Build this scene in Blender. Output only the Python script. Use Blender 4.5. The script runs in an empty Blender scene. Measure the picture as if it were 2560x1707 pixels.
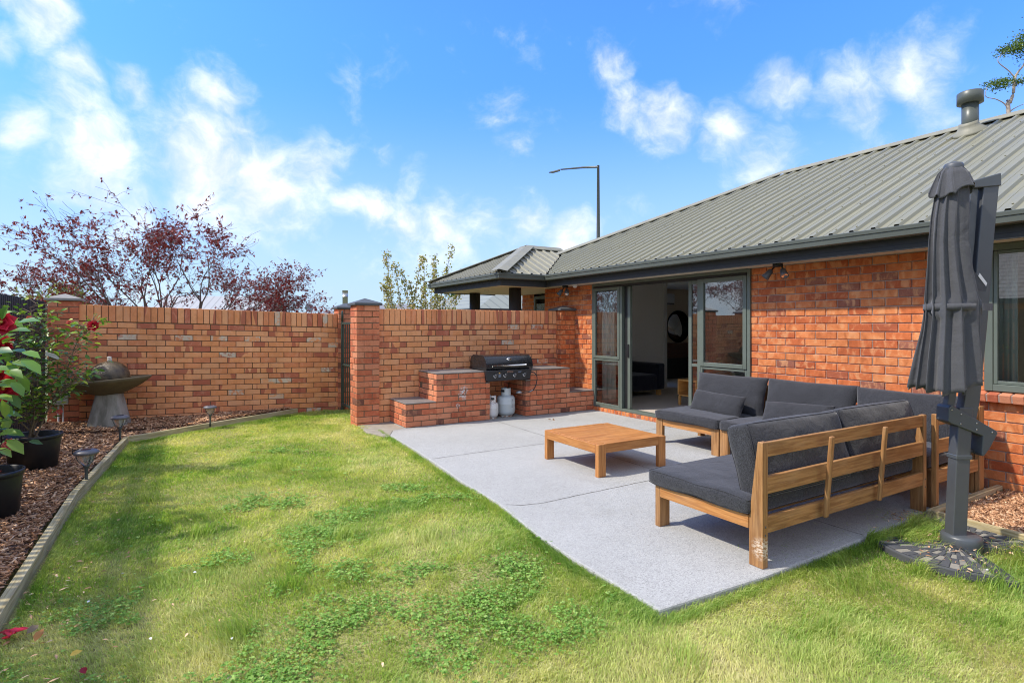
import bpy, bmesh, math, random
import numpy as np
from mathutils import Vector, Matrix, noise as mnoise

R = math.radians
scene = bpy.context.scene
COL = scene.collection

# ------------------------------------------------------------------ camera, world, sun, exposure
cam_d = bpy.data.cameras.new("camera"); cam = bpy.data.objects.new("camera", cam_d); COL.objects.link(cam)
cam.location = (0, 0, 1.43); cam.rotation_euler = (R(90), 0, R(-31))
cam_d.sensor_width = 36; cam_d.lens = 36 * 1395 / 2560; cam_d.shift_y = -38.5 / 2560
cam_d.clip_start = 0.05; cam_d.clip_end = 2000
scene.camera = cam
scene.view_settings.view_transform = 'Standard'; scene.view_settings.look = 'None'
scene.view_settings.exposure = 0.70; scene.view_settings.gamma = 1.0
try:
    scene.cycles.max_bounces = 12; scene.cycles.diffuse_bounces = 8; scene.cycles.transparent_max_bounces = 10
    scene.cycles.use_denoising = True; scene.cycles.denoising_prefilter = 'ACCURATE'; scene.cycles.filter_width = 1.05
    scene.cycles.sample_clamp_indirect = 8
except Exception:
    pass

SUN_DIR = Vector((0.80, -0.26, -1.0)).normalized()
sd = bpy.data.lights.new("sun", 'SUN'); so = bpy.data.objects.new("sun", sd); COL.objects.link(so)
sd.energy = 3.0; sd.angle = R(1.4); sd.color = (1.0, 0.92, 0.80)
so.rotation_euler = SUN_DIR.to_track_quat('-Z', 'Y').to_euler(); so.location = (-8, 3, 12)

class NT:
    """small node-tree helper"""
    def __init__(s, tree): s.t = tree; tree.nodes.clear()
    def n(s, typ, **kw):
        nd = s.t.nodes.new(typ)
        ins = kw.pop('i', {})
        for k, v in kw.items(): setattr(nd, k, v)
        for k, v in ins.items():
            sock = nd.inputs[k]
            if isinstance(v, bpy.types.NodeSocket): s.t.links.new(v, sock)
            elif hasattr(sock, 'default_value'):
                if isinstance(v, tuple) and sock.type == 'RGBA' and len(v) == 3: v = (*v, 1)
                sock.default_value = v
        return nd
    def mix(s, fac, a, b, mode='MIX'):
        nd = s.n('ShaderNodeMix', data_type='RGBA', blend_type=mode)
        for k, v in ((0, fac), (6, a), (7, b)):
            if isinstance(v, bpy.types.NodeSocket): s.t.links.new(v, nd.inputs[k])
            else: nd.inputs[k].default_value = (*v, 1) if isinstance(v, tuple) and len(v) == 3 else v
        return nd.outputs[2]
    def math(s, op, a, b=0.0, c=0.0, clamp=False):
        nd = s.n('ShaderNodeMath', operation=op, use_clamp=clamp)
        for k, v in enumerate((a, b, c)):
            if isinstance(v, bpy.types.NodeSocket): s.t.links.new(v, nd.inputs[k])
            else: nd.inputs[k].default_value = v
        return nd.outputs[0]
    def ramp(s, fac, stops, interp='LINEAR'):
        nd = s.n('ShaderNodeValToRGB'); s.t.links.new(fac, nd.inputs[0])
        cr = nd.color_ramp; cr.interpolation = interp
        while len(cr.elements) < len(stops): cr.elements.new(0.5)
        for e, (p, c) in zip(cr.elements, stops):
            e.position = p; e.color = (*c, 1) if len(c) == 3 else c
        return nd.outputs[0]
    def mrange(s, v, a, b, c=0.0, d=1.0, smooth=True):
        nd = s.n('ShaderNodeMapRange', interpolation_type='SMOOTHSTEP' if smooth else 'LINEAR')
        s.t.links.new(v, nd.inputs[0])
        for k, x in zip((1, 2, 3, 4), (a, b, c, d)): nd.inputs[k].default_value = x
        return nd.outputs[0]
    def noise(s, vec, scale, detail=3.0, rough=0.55, out=0, dist=0.0):
        nd = s.n('ShaderNodeTexNoise', i={'Scale': scale, 'Detail': detail, 'Roughness': rough, 'Distortion': dist})
        if vec is not None: s.t.links.new(vec, nd.inputs['Vector'])
        return nd.outputs[out]
    def mapping(s, vec, scale=(1, 1, 1), rot=(0, 0, 0), loc=(0, 0, 0)):
        nd = s.n('ShaderNodeMapping', i={'Scale': scale, 'Rotation': rot, 'Location': loc}); s.t.links.new(vec, nd.inputs[0])
        return nd.outputs[0]

world = bpy.data.worlds.new("World"); scene.world = world; world.use_nodes = True
w = NT(world.node_tree)
geo = w.n('ShaderNodeTexCoord').outputs['Generated']
sky = w.n('ShaderNodeTexSky', sky_type='NISHITA', sun_disc=False, sun_elevation=R(50), sun_rotation=math.atan2(-0.8, 0.26),
          altitude=0, air_density=1.0, dust_density=0.6, ozone_density=2.5)
sep = w.n('ShaderNodeSeparateXYZ', i={0: geo})
el = sep.outputs[2]
tint = w.ramp(w.math('ADD', el, 0.0), [(0.0, (0.58, 0.78, 1.1)), (0.16, (0.44, 0.72, 1.26)), (0.45, (0.46, 0.90, 1.60)), (0.8, (0.5, 0.92, 1.55))])
skyc = w.mix(1.0, sky.outputs[0], tint, 'MULTIPLY')
# clouds: soft-edged noise clouds gathered where the sky has its larger cloud banks
wn = w.noise(geo, 3.2, 4, 0.6, out=1)
warp = w.n('ShaderNodeVectorMath', operation='SCALE', i={0: w.n('ShaderNodeVectorMath', operation='SUBTRACT', i={0: wn, 1: (0.5, 0.5, 0.5)}).outputs[0], 'Scale': 0.16}).outputs[0]
gv = w.n('ShaderNodeVectorMath', operation='ADD', i={0: geo, 1: warp}).outputs[0]
CLOUDS = [(0.042, 0.967, 0.251, 0.161, 1.0), (0.115, 0.967, 0.228, 0.15, 1.0), (0.192, 0.949, 0.252, 0.106, 0.85), (0.07, 0.937, 0.343, 0.084, 0.8), (0.089, 0.95, 0.301, 0.091, 0.8), (0.142, 0.971, 0.19, 0.105, 0.5), (-0.141, 0.913, 0.382, 0.082, 0.85), (-0.117, 0.935, 0.335, 0.055, 0.8), (-0.12, 0.96, 0.255, 0.096, 0.9), (-0.107, 0.973, 0.206, 0.09, 0.85), (-0.132, 0.946, 0.295, 0.063, 0.6), (-0.193, 0.947, 0.255, 0.053, 0.9), (-0.177, 0.904, 0.389, 0.05, 0.8), (-0.188, 0.921, 0.34, 0.036, 0.7), (-0.076, 0.901, 0.428, 0.046, 0.4), (-0.05, 0.941, 0.334, 0.045, 0.6), (-0.057, 0.981, 0.183, 0.077, 0.5), (0.599, 0.671, 0.437, 0.07, 0.5), (0.691, 0.639, 0.338, 0.095, 0.6), (0.636, 0.68, 0.365, 0.067, 0.55), (0.709, 0.636, 0.305, 0.058, 0.5), (0.758, 0.574, 0.309, 0.074, 0.55), (0.793, 0.545, 0.272, 0.083, 0.55), (0.742, 0.603, 0.294, 0.057, 0.45), (0.78, 0.508, 0.365, 0.062, 0.6), (0.835, 0.442, 0.327, 0.085, 0.65), (0.862, 0.375, 0.34, 0.081, 0.6), (0.85, 0.386, 0.359, 0.057, 0.45), (0.883, 0.363, 0.298, 0.073, 0.5), (0.858, 0.435, 0.273, 0.069, 0.45), (0.699, 0.552, 0.454, 0.061, 0.3), (0.248, 0.947, 0.204, 0.059, 0.55), (0.296, 0.934, 0.2, 0.07, 0.6), (0.353, 0.919, 0.173, 0.072, 0.6), (0.416, 0.894, 0.167, 0.083, 0.55), (0.476, 0.862, 0.176, 0.062, 0.4), (0.542, 0.822, 0.176, 0.062, 0.55), (0.594, 0.79, 0.152, 0.062, 0.6), (0.35, 0.911, 0.217, 0.051, 0.4), (0.487, 0.819, 0.304, 0.05, 0.45), (0.244, 0.907, 0.344, 0.048, 0.35), (0.221, 0.899, 0.379, 0.051, 0.3), (0.462, 0.806, 0.369, 0.059, 0.35), (0.31, 0.909, 0.278, 0.049, 0.35), (0.353, 0.899, 0.259, 0.04, 0.3), (-0.302, 0.927, 0.224, 0.168, 0.8), (-0.403, 0.879, 0.255, 0.172, 0.6), (0.963, 0.154, 0.22, 0.165, 0.5), (0.976, 0.002, 0.216, 0.159, 0.6)]

acc = None
for (cx_, cy_, cz_, cr_, cw_) in CLOUDS:
    if cw_ < 0.7: cr_ *= 1.2; cw_ = min(0.8, cw_ * 1.3)
    dn = w.n('ShaderNodeVectorMath', operation='DISTANCE', i={0: gv, 1: (cx_, cy_, cz_)}).outputs['Value']
    m_ = w.mrange(dn, 0.0, cr_, cw_, 0.0)
    acc = m_ if acc is None else w.math('MAXIMUM', acc, m_)
# more broken cloud overhead and behind the camera, added unseen to whiten ambient light
fwd = w.n('ShaderNodeVectorMath', operation='DOT_PRODUCT', i={0: geo, 1: (0.515, 0.857, 0.0)}).outputs['Value']
acc = w.math('MAXIMUM', acc, w.mrange(fwd, 0.42, -0.05, 0.0, 0.85))
acc = w.math('MAXIMUM', acc, w.mrange(el, 0.58, 0.85, 0.0, 0.80))
n1 = w.noise(w.mapping(gv, (1, 1, 1.25)), 10.0, 8, 0.62)
n2 = w.noise(w.mapping(gv, (1, 1, 1.6)), 3.4, 4, 0.55)
hz = w.mrange(el, 0.0, 0.28, 0.30, 0.0)
dens = w.math('ADD', w.math('MULTIPLY', acc, 0.72), w.math('MULTIPLY', w.math('SUBTRACT', n1, 0.5), 1.35))
dens = w.math('ADD', dens, w.math('MULTIPLY', w.math('SUBTRACT', n2, 0.5), 0.35))
dens = w.math('ADD', dens, w.math('MULTIPLY', hz, 0.45))
cm = w.mrange(dens, 0.10, 0.92, 0.0, 0.97)
veil = w.mrange(el, -0.02, 0.40, 0.92, 0.0)
base = w.mix(veil, skyc, (2.5, 3.35, 4.3))
cshade = w.mrange(n1, 0.35, 0.68, 0.80, 1.0)
ccol = w.mix(1.0, (5.3, 5.4, 5.6), cshade, 'MULTIPLY')
full = w.mix(cm, base, ccol)
below = w.mrange(el, -0.06, 0.0, 0.0, 1.0)
full = w.mix(below, (1.2, 1.3, 1.0), full)
bg = w.n('ShaderNodeBackground', i={'Color': full, 'Strength': 0.15})
w.t.links.new(bg.outputs[0], w.n('ShaderNodeOutputWorld').inputs[0])

# ------------------------------------------------------------------ helpers
rng = np.random.default_rng(7); random.seed(7)

class MB:
    """collects geometry for ONE mesh object"""
    def __init__(s): s.v = []; s.f = []; s.sm = []; s.mi = []; s.g = []; s.c = []; s.mats = []
    def _add(s, vs, fs, smooth=False, mi=0, g=None, c=(0.5, 0.5, 0.5, 1)):
        o = len(s.v); s.v.extend([tuple(p) for p in vs])
        s.f.extend([tuple(o + i for i in f) for f in fs]); s.sm.extend([smooth] * len(fs)); s.mi.extend([mi] * len(fs))
        s.g.extend(g if g is not None else [tuple(p) for p in vs]); s.c.extend([c] * len(vs))
    def box(s, x0, x1, y0, y1, z0, z1, M=None, mi=0, c=(0.5, 0.5, 0.5, 1), taper=None):
        vs = [Vector(p) for p in ((x0, y0, z0), (x1, y0, z0), (x1, y1, z0), (x0, y1, z0), (x0, y0, z1), (x1, y0, z1), (x1, y1, z1), (x0, y1, z1))]
        fs = [(0, 3, 2, 1), (4, 5, 6, 7), (0, 1, 5, 4), (1, 2, 6, 5), (2, 3, 7, 6), (3, 0, 4, 7)]
        d = [abs(x1 - x0), abs(y1 - y0), abs(z1 - z0)]; od = sorted(range(3), key=lambda k: -d[k])
        off = (random.uniform(0, 20), random.uniform(0, 20), random.uniform(0, 20))
        g = [tuple(p[od[k]] + off[k] for k in range(3)) for p in vs]
        if M is not None: vs = [M @ p for p in vs]
        s._add(vs, fs, False, mi, g, c); return s
    def hexa(s, vs, mi=0, c=(0.5, 0.5, 0.5, 1)):
        """8 corners: bottom 0-3 ccw, top 4-7 ccw"""
        vs = [Vector(p) for p in vs]
        e = [(vs[1] - vs[0]).length, (vs[3] - vs[0]).length, (vs[4] - vs[0]).length]; od = sorted(range(3), key=lambda k: -e[k])
        ax = [(vs[1] - vs[0]).normalized(), (vs[3] - vs[0]).normalized(), (vs[4] - vs[0]).normalized()]
        off = (random.uniform(0, 20), random.uniform(0, 20), random.uniform(0, 20))
        g = [tuple((p - vs[0]).dot(ax[od[k]]) + off[k] for k in range(3)) for p in vs]
        s._add(vs, [(0, 3, 2, 1), (4, 5, 6, 7), (0, 1, 5, 4), (1, 2, 6, 5), (2, 3, 7, 6), (3, 0, 4, 7)], False, mi, g, c); return s
    def prism(s, pts, z0, z1, M=None, mi=0, smooth=False):
        n = len(pts); vs = [Vector((p[0], p[1], z0)) for p in pts] + [Vector((p[0], p[1], z1)) for p in pts]
        if M is not None: vs = [M @ p for p in vs]
        fs = [tuple(reversed(range(n))), tuple(range(n, 2 * n))] + [(i, (i + 1) % n, n + (i + 1) % n, n + i) for i in range(n)]
        s._add(vs, fs, smooth, mi); return s
    def lathe(s, prof, seg=24, M=None, mi=0, smooth=True, cap=True, mod=None):
        vs = []; fs = []
        for (r, z) in prof:
            for k in range(seg):
                a = 2 * math.pi * k / seg; rr = r * (mod(a, z) if mod else 1.0)
                vs.append(Vector((rr * math.cos(a), rr * math.sin(a), z)))
        for i in range(len(prof) - 1):
            for k in range(seg):
                k2 = (k + 1) % seg; fs.append((i * seg + k, i * seg + k2, (i + 1) * seg + k2, (i + 1) * seg + k))
        if cap:
            fs.append(tuple(reversed(range(seg)))); fs.append(tuple(range((len(prof) - 1) * seg, len(prof) * seg)))
        if M is not None: vs = [M @ p for p in vs]
        s._add(vs, fs, smooth, mi); return s
    def tube(s, pts, rad, seg=8, mi=0, smooth=True, cap=True):
        pts = [Vector(p) for p in pts]; n = len(pts)
        rads = rad if isinstance(rad, (list, tuple)) else [rad] * n
        vs = []; fs = []; up = Vector((0, 0, 1))
        for i, p in enumerate(pts):
            t = (pts[min(i + 1, n - 1)] - pts[max(i - 1, 0)]).normalized()
            a = t.cross(up) if abs(t.dot(up)) < 0.98 else t.cross(Vector((1, 0, 0)))
            a.normalize(); b = t.cross(a)
            for k in range(seg):
                q = 2 * math.pi * k / seg
                vs.append(p + (a * math.cos(q) + b * math.sin(q)) * rads[i])
        for i in range(n - 1):
            for k in range(seg):
                k2 = (k + 1) % seg; fs.append((i * seg + k, i * seg + k2, (i + 1) * seg + k2, (i + 1) * seg + k))
        if cap: fs.append(tuple(range(seg))); fs.append(tuple(reversed(range((n - 1) * seg, n * seg))))
        s._add(vs, fs, smooth, mi); return s
    def raw(s, vs, fs, smooth=False, mi=0, c=(0.5, 0.5, 0.5, 1)): s._add(vs, fs, smooth, mi, None, c); return s
    def build(s, name, mats, parent=None, bevel=0, bseg=1, label=None, subsurf=0):
        me = bpy.data.meshes.new(name); me.from_pydata(s.v, [], s.f)
        for m in (mats if isinstance(mats, (list, tuple)) else [mats]): me.materials.append(m)
        me.polygons.foreach_set('use_smooth', s.sm); me.polygons.foreach_set('material_index', s.mi)
        a = me.attributes.new('gc', 'FLOAT_VECTOR', 'POINT'); a.data.foreach_set('vector', np.array(s.g, dtype=np.float32).ravel())
        a = me.attributes.new('bc', 'FLOAT_COLOR', 'POINT'); a.data.foreach_set('color', np.array(s.c, dtype=np.float32).ravel())
        me.update()
        return link(name, me, parent, bevel, bseg, label, subsurf)

def link(name, me, parent=None, bevel=0, bseg=1, label=None, subsurf=0):
    o = bpy.data.objects.new(name, me); COL.objects.link(o)
    if parent is not None:
        o.parent = parent
        W = Matrix.Identity(4); p = parent      # parts are authored in world space: bring them into the parent's frame
        while p is not None: W = p.matrix_basis @ W; p = p.parent
        if W != Matrix.Identity(4): me.transform(W.inverted())
    if subsurf:
        m = o.modifiers.new('sub', 'SUBSURF'); m.levels = subsurf; m.render_levels = subsurf
    if bevel:
        m = o.modifiers.new('bev', 'BEVEL'); m.width = bevel; m.segments = bseg; m.limit_method = 'ANGLE'; m.angle_limit = R(35)
    if label: o['label'] = label
    return o

def thing(name, label, cat, loc=(0, 0, 0), rz=0.0, group=None):
    o = bpy.data.objects.new(name, None); COL.objects.link(o); o.location = loc; o.rotation_euler = (0, 0, rz)
    o.empty_display_size = 0.1
    o['label'] = label; o['category'] = cat
    if group: o['group'] = group
    return o
def tag(o, label, cat, group=None):
    o['label'] = label; o['category'] = cat
    if group: o['group'] = group
    return o
def struct(o, kind='structure'): o['kind'] = kind; return o
def dup(root, loc, rz=None, label=None, group=None):
    r = root.copy(); COL.objects.link(r); r.location = loc
    if rz is not None: r.rotation_euler = (0, 0, rz)
    if label: r['label'] = label
    if group: r['group'] = group
    for ch in list(root.children):
        c = ch.copy(); COL.objects.link(c); c.parent = r
        for g in ch.children:
            d = g.copy(); COL.objects.link(d); d.parent = c
    return r
def TM(x=0, y=0, z=0, rz=0, rx=0, ry=0): return Matrix.Translation((x, y, z)) @ Matrix.Rotation(rz, 4, 'Z') @ Matrix.Rotation(ry, 4, 'Y') @ Matrix.Rotation(rx, 4, 'X')

# ------------------------------------------------------------------ materials
MATS = {}
def mat(name):
    m = bpy.data.materials.new(name); m.use_nodes = True; MATS[name] = m
    t = NT(m.node_tree); b = t.n('ShaderNodeBsdfPrincipled'); o = t.n('ShaderNodeOutputMaterial'); m.node_tree.links.new(b.outputs[0], o.inputs[0])
    t.b = b; t.o = o; return m, t
def setp(t, **kw):
    for k, v in kw.items():
        k = k.replace('_', ' ')
        s_ = t.b.inputs[k]
        if isinstance(v, bpy.types.NodeSocket): t.t.links.new(v, s_)
        else: s_.default_value = (*v, 1) if isinstance(v, tuple) and len(v) == 3 and s_.type == 'RGBA' else v
def bump(t, h, strength=0.3, dist=0.01):
    nd = t.n('ShaderNodeBump', i={'Strength': strength, 'Distance': dist, 'Height': h}); t.t.links.new(nd.outputs[0], t.b.inputs['Normal'])
def pos(t): return t.n('ShaderNodeNewGeometry').outputs['Position']
def obj(t): return t.n('ShaderNodeTexCoord').outputs['Object']
def attr(t, name, out='Color'): return t.n('ShaderNodeAttribute', attribute_name=name).outputs[out]

def simple(name, col, rough=0.5, metal=0.0, var=0.12, scale=12, bmp=0.0, bscale=80, spec=0.5, coat=0.0):
    m, t = mat(name); p = obj(t)
    n = t.noise(p, scale, 4, 0.6)
    c = t.mix(n, tuple(max(0, x * (1 - var)) for x in col), tuple(min(1, x * (1 + var)) for x in col))
    setp(t, Base_Color=c, Roughness=t.mrange(n, 0.3, 0.7, max(0.02, rough - 0.06), min(1, rough + 0.08)), Metallic=metal, Specular_IOR_Level=spec, Coat_Weight=coat)
    if bmp: bump(t, t.noise(p, bscale, 3, 0.6), bmp, 0.004)
    return m

def brick_mat(name, lo, mid, hi, dark, blotch, pale=0.0, rough=0.85, bstr=0.7, streak=0.5, split=0.0):
    m, t = mat(name); p = pos(t); bc = attr(t, 'bc'); sp = t.n('ShaderNodeSeparateColor', i={0: bc})
    r1, r2, r3 = sp.outputs[0], sp.outputs[1], sp.outputs[2]
    base = t.ramp(r1, [(0.0, dark), (0.05, dark), (0.08, lo), (0.45, mid), (1.0, hi)])
    off = t.n('ShaderNodeVectorMath', operation='ADD', i={0: p, 1: t.n('ShaderNodeCombineXYZ', i={0: t.math('MULTIPLY', r2, 37.0), 1: t.math('MULTIPLY', r3, 21.0), 2: t.math('MULTIPLY', r1, 11.0)}).outputs[0]}).outputs[0]
    n = t.noise(t.mapping(off, (1, 1, 0.6)), 13.0, 4, 0.6, dist=0.6)
    fine = t.noise(p, 160.0, 3, 0.65)
    c = t.mix(t.mrange(n, 0.48, 0.66, 0, streak), base, blotch)
    c = t.mix(t.mrange(n, 0.50, 0.30, 0, streak * 0.9), c, tuple(x * 0.55 for x in mid))
    if split:   # one darker red end on some bricks
        e = t.noise(t.mapping(off, (0.9, 0.9, 0.15)), 7.0, 1, 0.4)
        c = t.mix(t.math('MULTIPLY', t.mrange(e, 0.52, 0.545, 0, split), t.mrange(r2, 0.74, 0.75)), c, (0.42, 0.115, 0.07))
    if pale:
        pn = t.noise(off, 9.0, 5, 0.7)
        sel = t.mrange(r3, 0.962, 0.965)
        c = t.mix(t.math('MULTIPLY', t.math('MULTIPLY', sel, t.mrange(pn, 0.42, 0.56)), pale), c, (0.66, 0.55, 0.42))
    g = t.mrange(t.noise(p, 1.3, 4, 0.6), 0.35, 0.7, 0.86, 1.06)
    c = t.mix(1.0, c, t.mix(fine, (0.80, 0.80, 0.80), (1.16, 1.16, 1.16)), 'MULTIPLY')
    c = t.mix(1.0, c, g, 'MULTIPLY')
    if name == 'rustic_brick':    # old white render smears on the bench front
        for (px_, pz_, r_) in ((3.66, 0.475, 0.085), (3.60, 0.40, 0.05), (3.66, 0.37, 0.05), (3.565, 0.25, 0.045)):
            dd = t.n('ShaderNodeVectorMath', operation='DISTANCE', i={0: p, 1: (px_, 7.475, pz_)}).outputs['Value']
            mk = t.math('MULTIPLY', t.mrange(dd, r_ * 0.5, r_, 1.0, 0.0), t.mrange(t.noise(p, 45, 4, 0.7), 0.46, 0.56))
            c = t.mix(mk, c, (0.62, 0.58, 0.55))
    setp(t, Base_Color=c, Roughness=rough, Specular_IOR_Level=0.25)
    h = t.math('ADD', t.math('MULTIPLY', t.noise(off, 22.0, 4, 0.6), 1.0), t.math('MULTIPLY', fine, 0.35))
    bump(t, h, bstr, 0.009)
    return m
brick_mat('house_brick', (0.44, 0.100, 0.036), (0.60, 0.165, 0.054), (0.68, 0.235, 0.082), (0.30, 0.11, 0.07), (0.74, 0.37, 0.17), streak=0.6, bstr=0.65)
brick_mat('rustic_brick', (0.50, 0.135, 0.068), (0.66, 0.205, 0.098), (0.70, 0.30, 0.17), (0.20, 0.085, 0.060), (0.62, 0.27, 0.14), streak=0.5, bstr=0.9)
brick_mat('garden_brick', (0.70, 0.255, 0.115), (0.82, 0.335, 0.135), (0.84, 0.41, 0.20), (0.50, 0.15, 0.085), (0.80, 0.43, 0.26), pale=1.0, streak=0.3, bstr=0.4, split=0.8)
def mortar(name, col, moss=0.0):
    m, t = mat(name); p = pos(t); n = t.noise(p, 30, 4, 0.65)
    c = t.mix(n, tuple(x * 0.75 for x in col), tuple(x * 1.25 for x in col))
    if moss: c = t.mix(t.mrange(t.noise(p, 2.5, 4, 0.6), 0.5, 0.7, 0, moss), c, (0.05, 0.06, 0.02))
    setp(t, Base_Color=c, Roughness=0.95, Specular_IOR_Level=0.15); bump(t, t.noise(p, 120, 3), 0.5, 0.004)
    return m
mortar('mortar_house', (0.38, 0.29, 0.25)); mortar('mortar_garden', (0.17, 0.12, 0.08), 0.6)

def wood_mat(name, a, b_, grey=0.0, rough=0.55, gcol=(0.33, 0.30, 0.26), blotch=0.3):
    m, t = mat(name); g = attr(t, 'gc', 'Vector')
    n = t.noise(t.mapping(g, (1.2, 22, 22)), 3.0, 5, 0.6, dist=0.3)
    n2 = t.noise(t.mapping(g, (1, 4, 4)), 2.0, 3, 0.5)
    c = t.mix(t.mrange(n, 0.36, 0.64), a, b_)
    c = t.mix(t.mrange(n2, 0.52, 0.75, 0, blotch), c, tuple(x * 0.55 for x in a))
    pl = t.n('ShaderNodeTexVoronoi', feature='F1', i={'Vector': t.mapping(g, (2.2, 9, 9)), 'Scale': 1.0}).outputs['Color']
    c = t.mix(0.22, c, t.mix(1.0, c, t.mix(pl, (0.55, 0.55, 0.55), (1.35, 1.35, 1.35)), 'MULTIPLY'))
    if grey: c = t.mix(t.mrange(t.noise(t.mapping(g, (1.5, 6, 6)), 2.2, 5, 0.7), 0.42, 0.68, 0, grey), c, gcol)
    if name == 'teak_worn':   # scuffed finish at the foot of the near post
        dd = t.n('ShaderNodeVectorMath', operation='DISTANCE', i={0: pos(t), 1: (2.965, 2.06, 0.115)}).outputs['Value']
        mk = t.math('MULTIPLY', t.mrange(dd, 0.03, 0.085, 1.0, 0.0), t.mrange(t.noise(t.mapping(pos(t), (1, 1, 2.2)), 55, 5, 0.7), 0.45, 0.55))
        c = t.mix(mk, c, (0.66, 0.54, 0.42))
    setp(t, Base_Color=c, Roughness=rough, Specular_IOR_Level=0.35)
    bump(t, n, 0.25, 0.003)
    return m
wood_mat('teak', (0.40, 0.165, 0.048), (0.58, 0.275, 0.088), 0.12, 0.45, blotch=0.22)
wood_mat('teak_table', (0.40, 0.155, 0.042), (0.55, 0.245, 0.075), 0.05, 0.42)
wood_mat('teak_worn', (0.26, 0.120, 0.042), (0.43, 0.220, 0.082), 0.22, 0.55, (0.44, 0.29, 0.16), blotch=0.6)
wood_mat('treated_timber', (0.34, 0.27, 0.13), (0.56, 0.48, 0.28), 0.5, 0.85, (0.42, 0.38, 0.29), blotch=0.5)
wood_mat('pine_light', (0.55, 0.28, 0.08), (0.70, 0.38, 0.12), 0, 0.4)
wood_mat('dark_wood', (0.07, 0.03, 0.018), (0.12, 0.05, 0.03), 0, 0.4)

def fabric(name, col, sc=650, var=0.5, rough=0.95):
    m, t = mat(name); p = obj(t)
    a = t.noise(t.mapping(p, (1, 1, 0.25)), sc, 2, 0.7); b2 = t.noise(p, sc * 0.35, 2, 0.7); big = t.noise(p, 5, 3, 0.5)
    c = t.mix(t.mrange(t.math('ADD', t.math('MULTIPLY', a, 0.6), t.math('MULTIPLY', b2, 0.4)), 0.35, 0.65), tuple(x * (1 - var) for x in col), tuple(x * (1 + var) for x in col))
    c = t.mix(1.0, c, t.mix(big, (0.85, 0.85, 0.85), (1.15, 1.15, 1.15)), 'MULTIPLY')
    setp(t, Base_Color=c, Roughness=rough, Specular_IOR_Level=0.2, Sheen_Weight=0.25, Sheen_Roughness=0.5)
    h = t.math('ADD', t.math('MULTIPLY', t.noise(p, 7.0, 4, 0.55, dist=0.5), 1.0), t.math('MULTIPLY', a, 0.03))
    bump(t, h, 0.55, 0.022)
    return m
fabric('charcoal_fabric', (0.034, 0.035, 0.040), 420, 0.75); fabric('canopy_fabric', (0.070, 0.072, 0.080), 900, 0.12, 0.8)
fabric('navy_fabric', (0.010, 0.012, 0.022)); fabric('cream_fabric', (0.5, 0.42, 0.33)); fabric('curtain', (0.80, 0.88, 0.84), 300, 0.05)
simple('piping', (0.03, 0.031, 0.036), 0.9)

# concrete
m, t = mat('exposed_concrete'); p = pos(t)
v = t.n('ShaderNodeTexVoronoi', i={'Vector': p, 'Scale': 170.0}); vc = t.n('ShaderNodeSeparateColor', i={0: v.outputs['Color']}).outputs[0]
big = t.noise(p, 0.9, 4, 0.6); md = t.noise(p, 7, 4, 0.6)
c = t.ramp(vc, [(0.0, (0.18, 0.18, 0.172)), (0.18, (0.315, 0.315, 0.302)), (0.6, (0.40, 0.40, 0.385)), (1.0, (0.52, 0.52, 0.50))])
c = t.mix(0.40, c, (0.40, 0.40, 0.385))
c = t.mix(1.0, c, t.mix(big, (0.82, 0.82, 0.81), (1.14, 1.14, 1.15)), 'MULTIPLY'); c = t.mix(1.0, c, t.mix(md, (0.92, 0.92, 0.92), (1.06, 1.06, 1.06)), 'MULTIPLY')
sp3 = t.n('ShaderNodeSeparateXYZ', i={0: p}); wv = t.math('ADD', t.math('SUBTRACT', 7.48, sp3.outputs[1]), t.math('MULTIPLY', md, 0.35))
bench_dark = t.mrange(wv, 0.12, 0.40, 0.45, 0.0)  # concrete gets darker towards the bench front, with an uneven edge
c = t.mix(bench_dark, c, (0.16, 0.16, 0.15))
stn = t.mrange(t.noise(p, 1.7, 6, 0.7, dist=0.8), 0.52, 0.72, 0, .28); c = t.mix(stn, c, (0.27, 0.265, 0.24))
spt = t.mrange(t.noise(p, 19, 2, 0.5), 0.73, 0.77, 0, .6); c = t.mix(spt, c, (0.16, 0.15, 0.13))
setp(t, Base_Color=c, Roughness=0.9, Specular_IOR_Level=0.25); bump(t, v.outputs['Distance'], 0.35, 0.004)
simple('old_concrete', (0.30, 0.27, 0.22), 0.95, var=0.4, scale=9, bmp=0.5, bscale=90)
simple('joint_dark', (0.07, 0.06, 0.045), 1.0, var=0.4, scale=30)
simple('slab_edge', (0.17, 0.17, 0.165), 0.95, var=0.35, scale=20, bmp=0.5)
simple('tile_grey', (0.20, 0.185, 0.175), 0.5, var=0.2, scale=6, bmp=0.1); simple('grout', (0.42, 0.40, 0.37), 0.9)
# lawn soil & thatch
m, t = mat('lawn_soil'); p = pos(t)
n = t.noise(p, 1.1, 5, 0.6); f_ = t.noise(p, 60, 4, 0.7)
c = t.mix(n, (0.34, 0.36, 0.11), (0.60, 0.50, 0.26)); c = t.mix(t.mrange(f_, 0.35, 0.65), c, t.mix(1.0, c, (0.45, 0.45, 0.4), 'MULTIPLY'))
setp(t, Base_Color=c, Roughness=1.0, Specular_IOR_Level=0.1); bump(t, f_, 0.8, 0.02)
m, t = mat('earth'); p = pos(t); n = t.noise(p, 0.4, 5, 0.6)
c = t.mix(n, (0.09, 0.11, 0.04), (0.19, 0.19, 0.09)); setp(t, Base_Color=c, Roughness=1.0)
simple('mulch_soil', (0.075, 0.04, 0.025), 1.0, var=0.5, scale=40, bmp=0.8, bscale=60)
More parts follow.
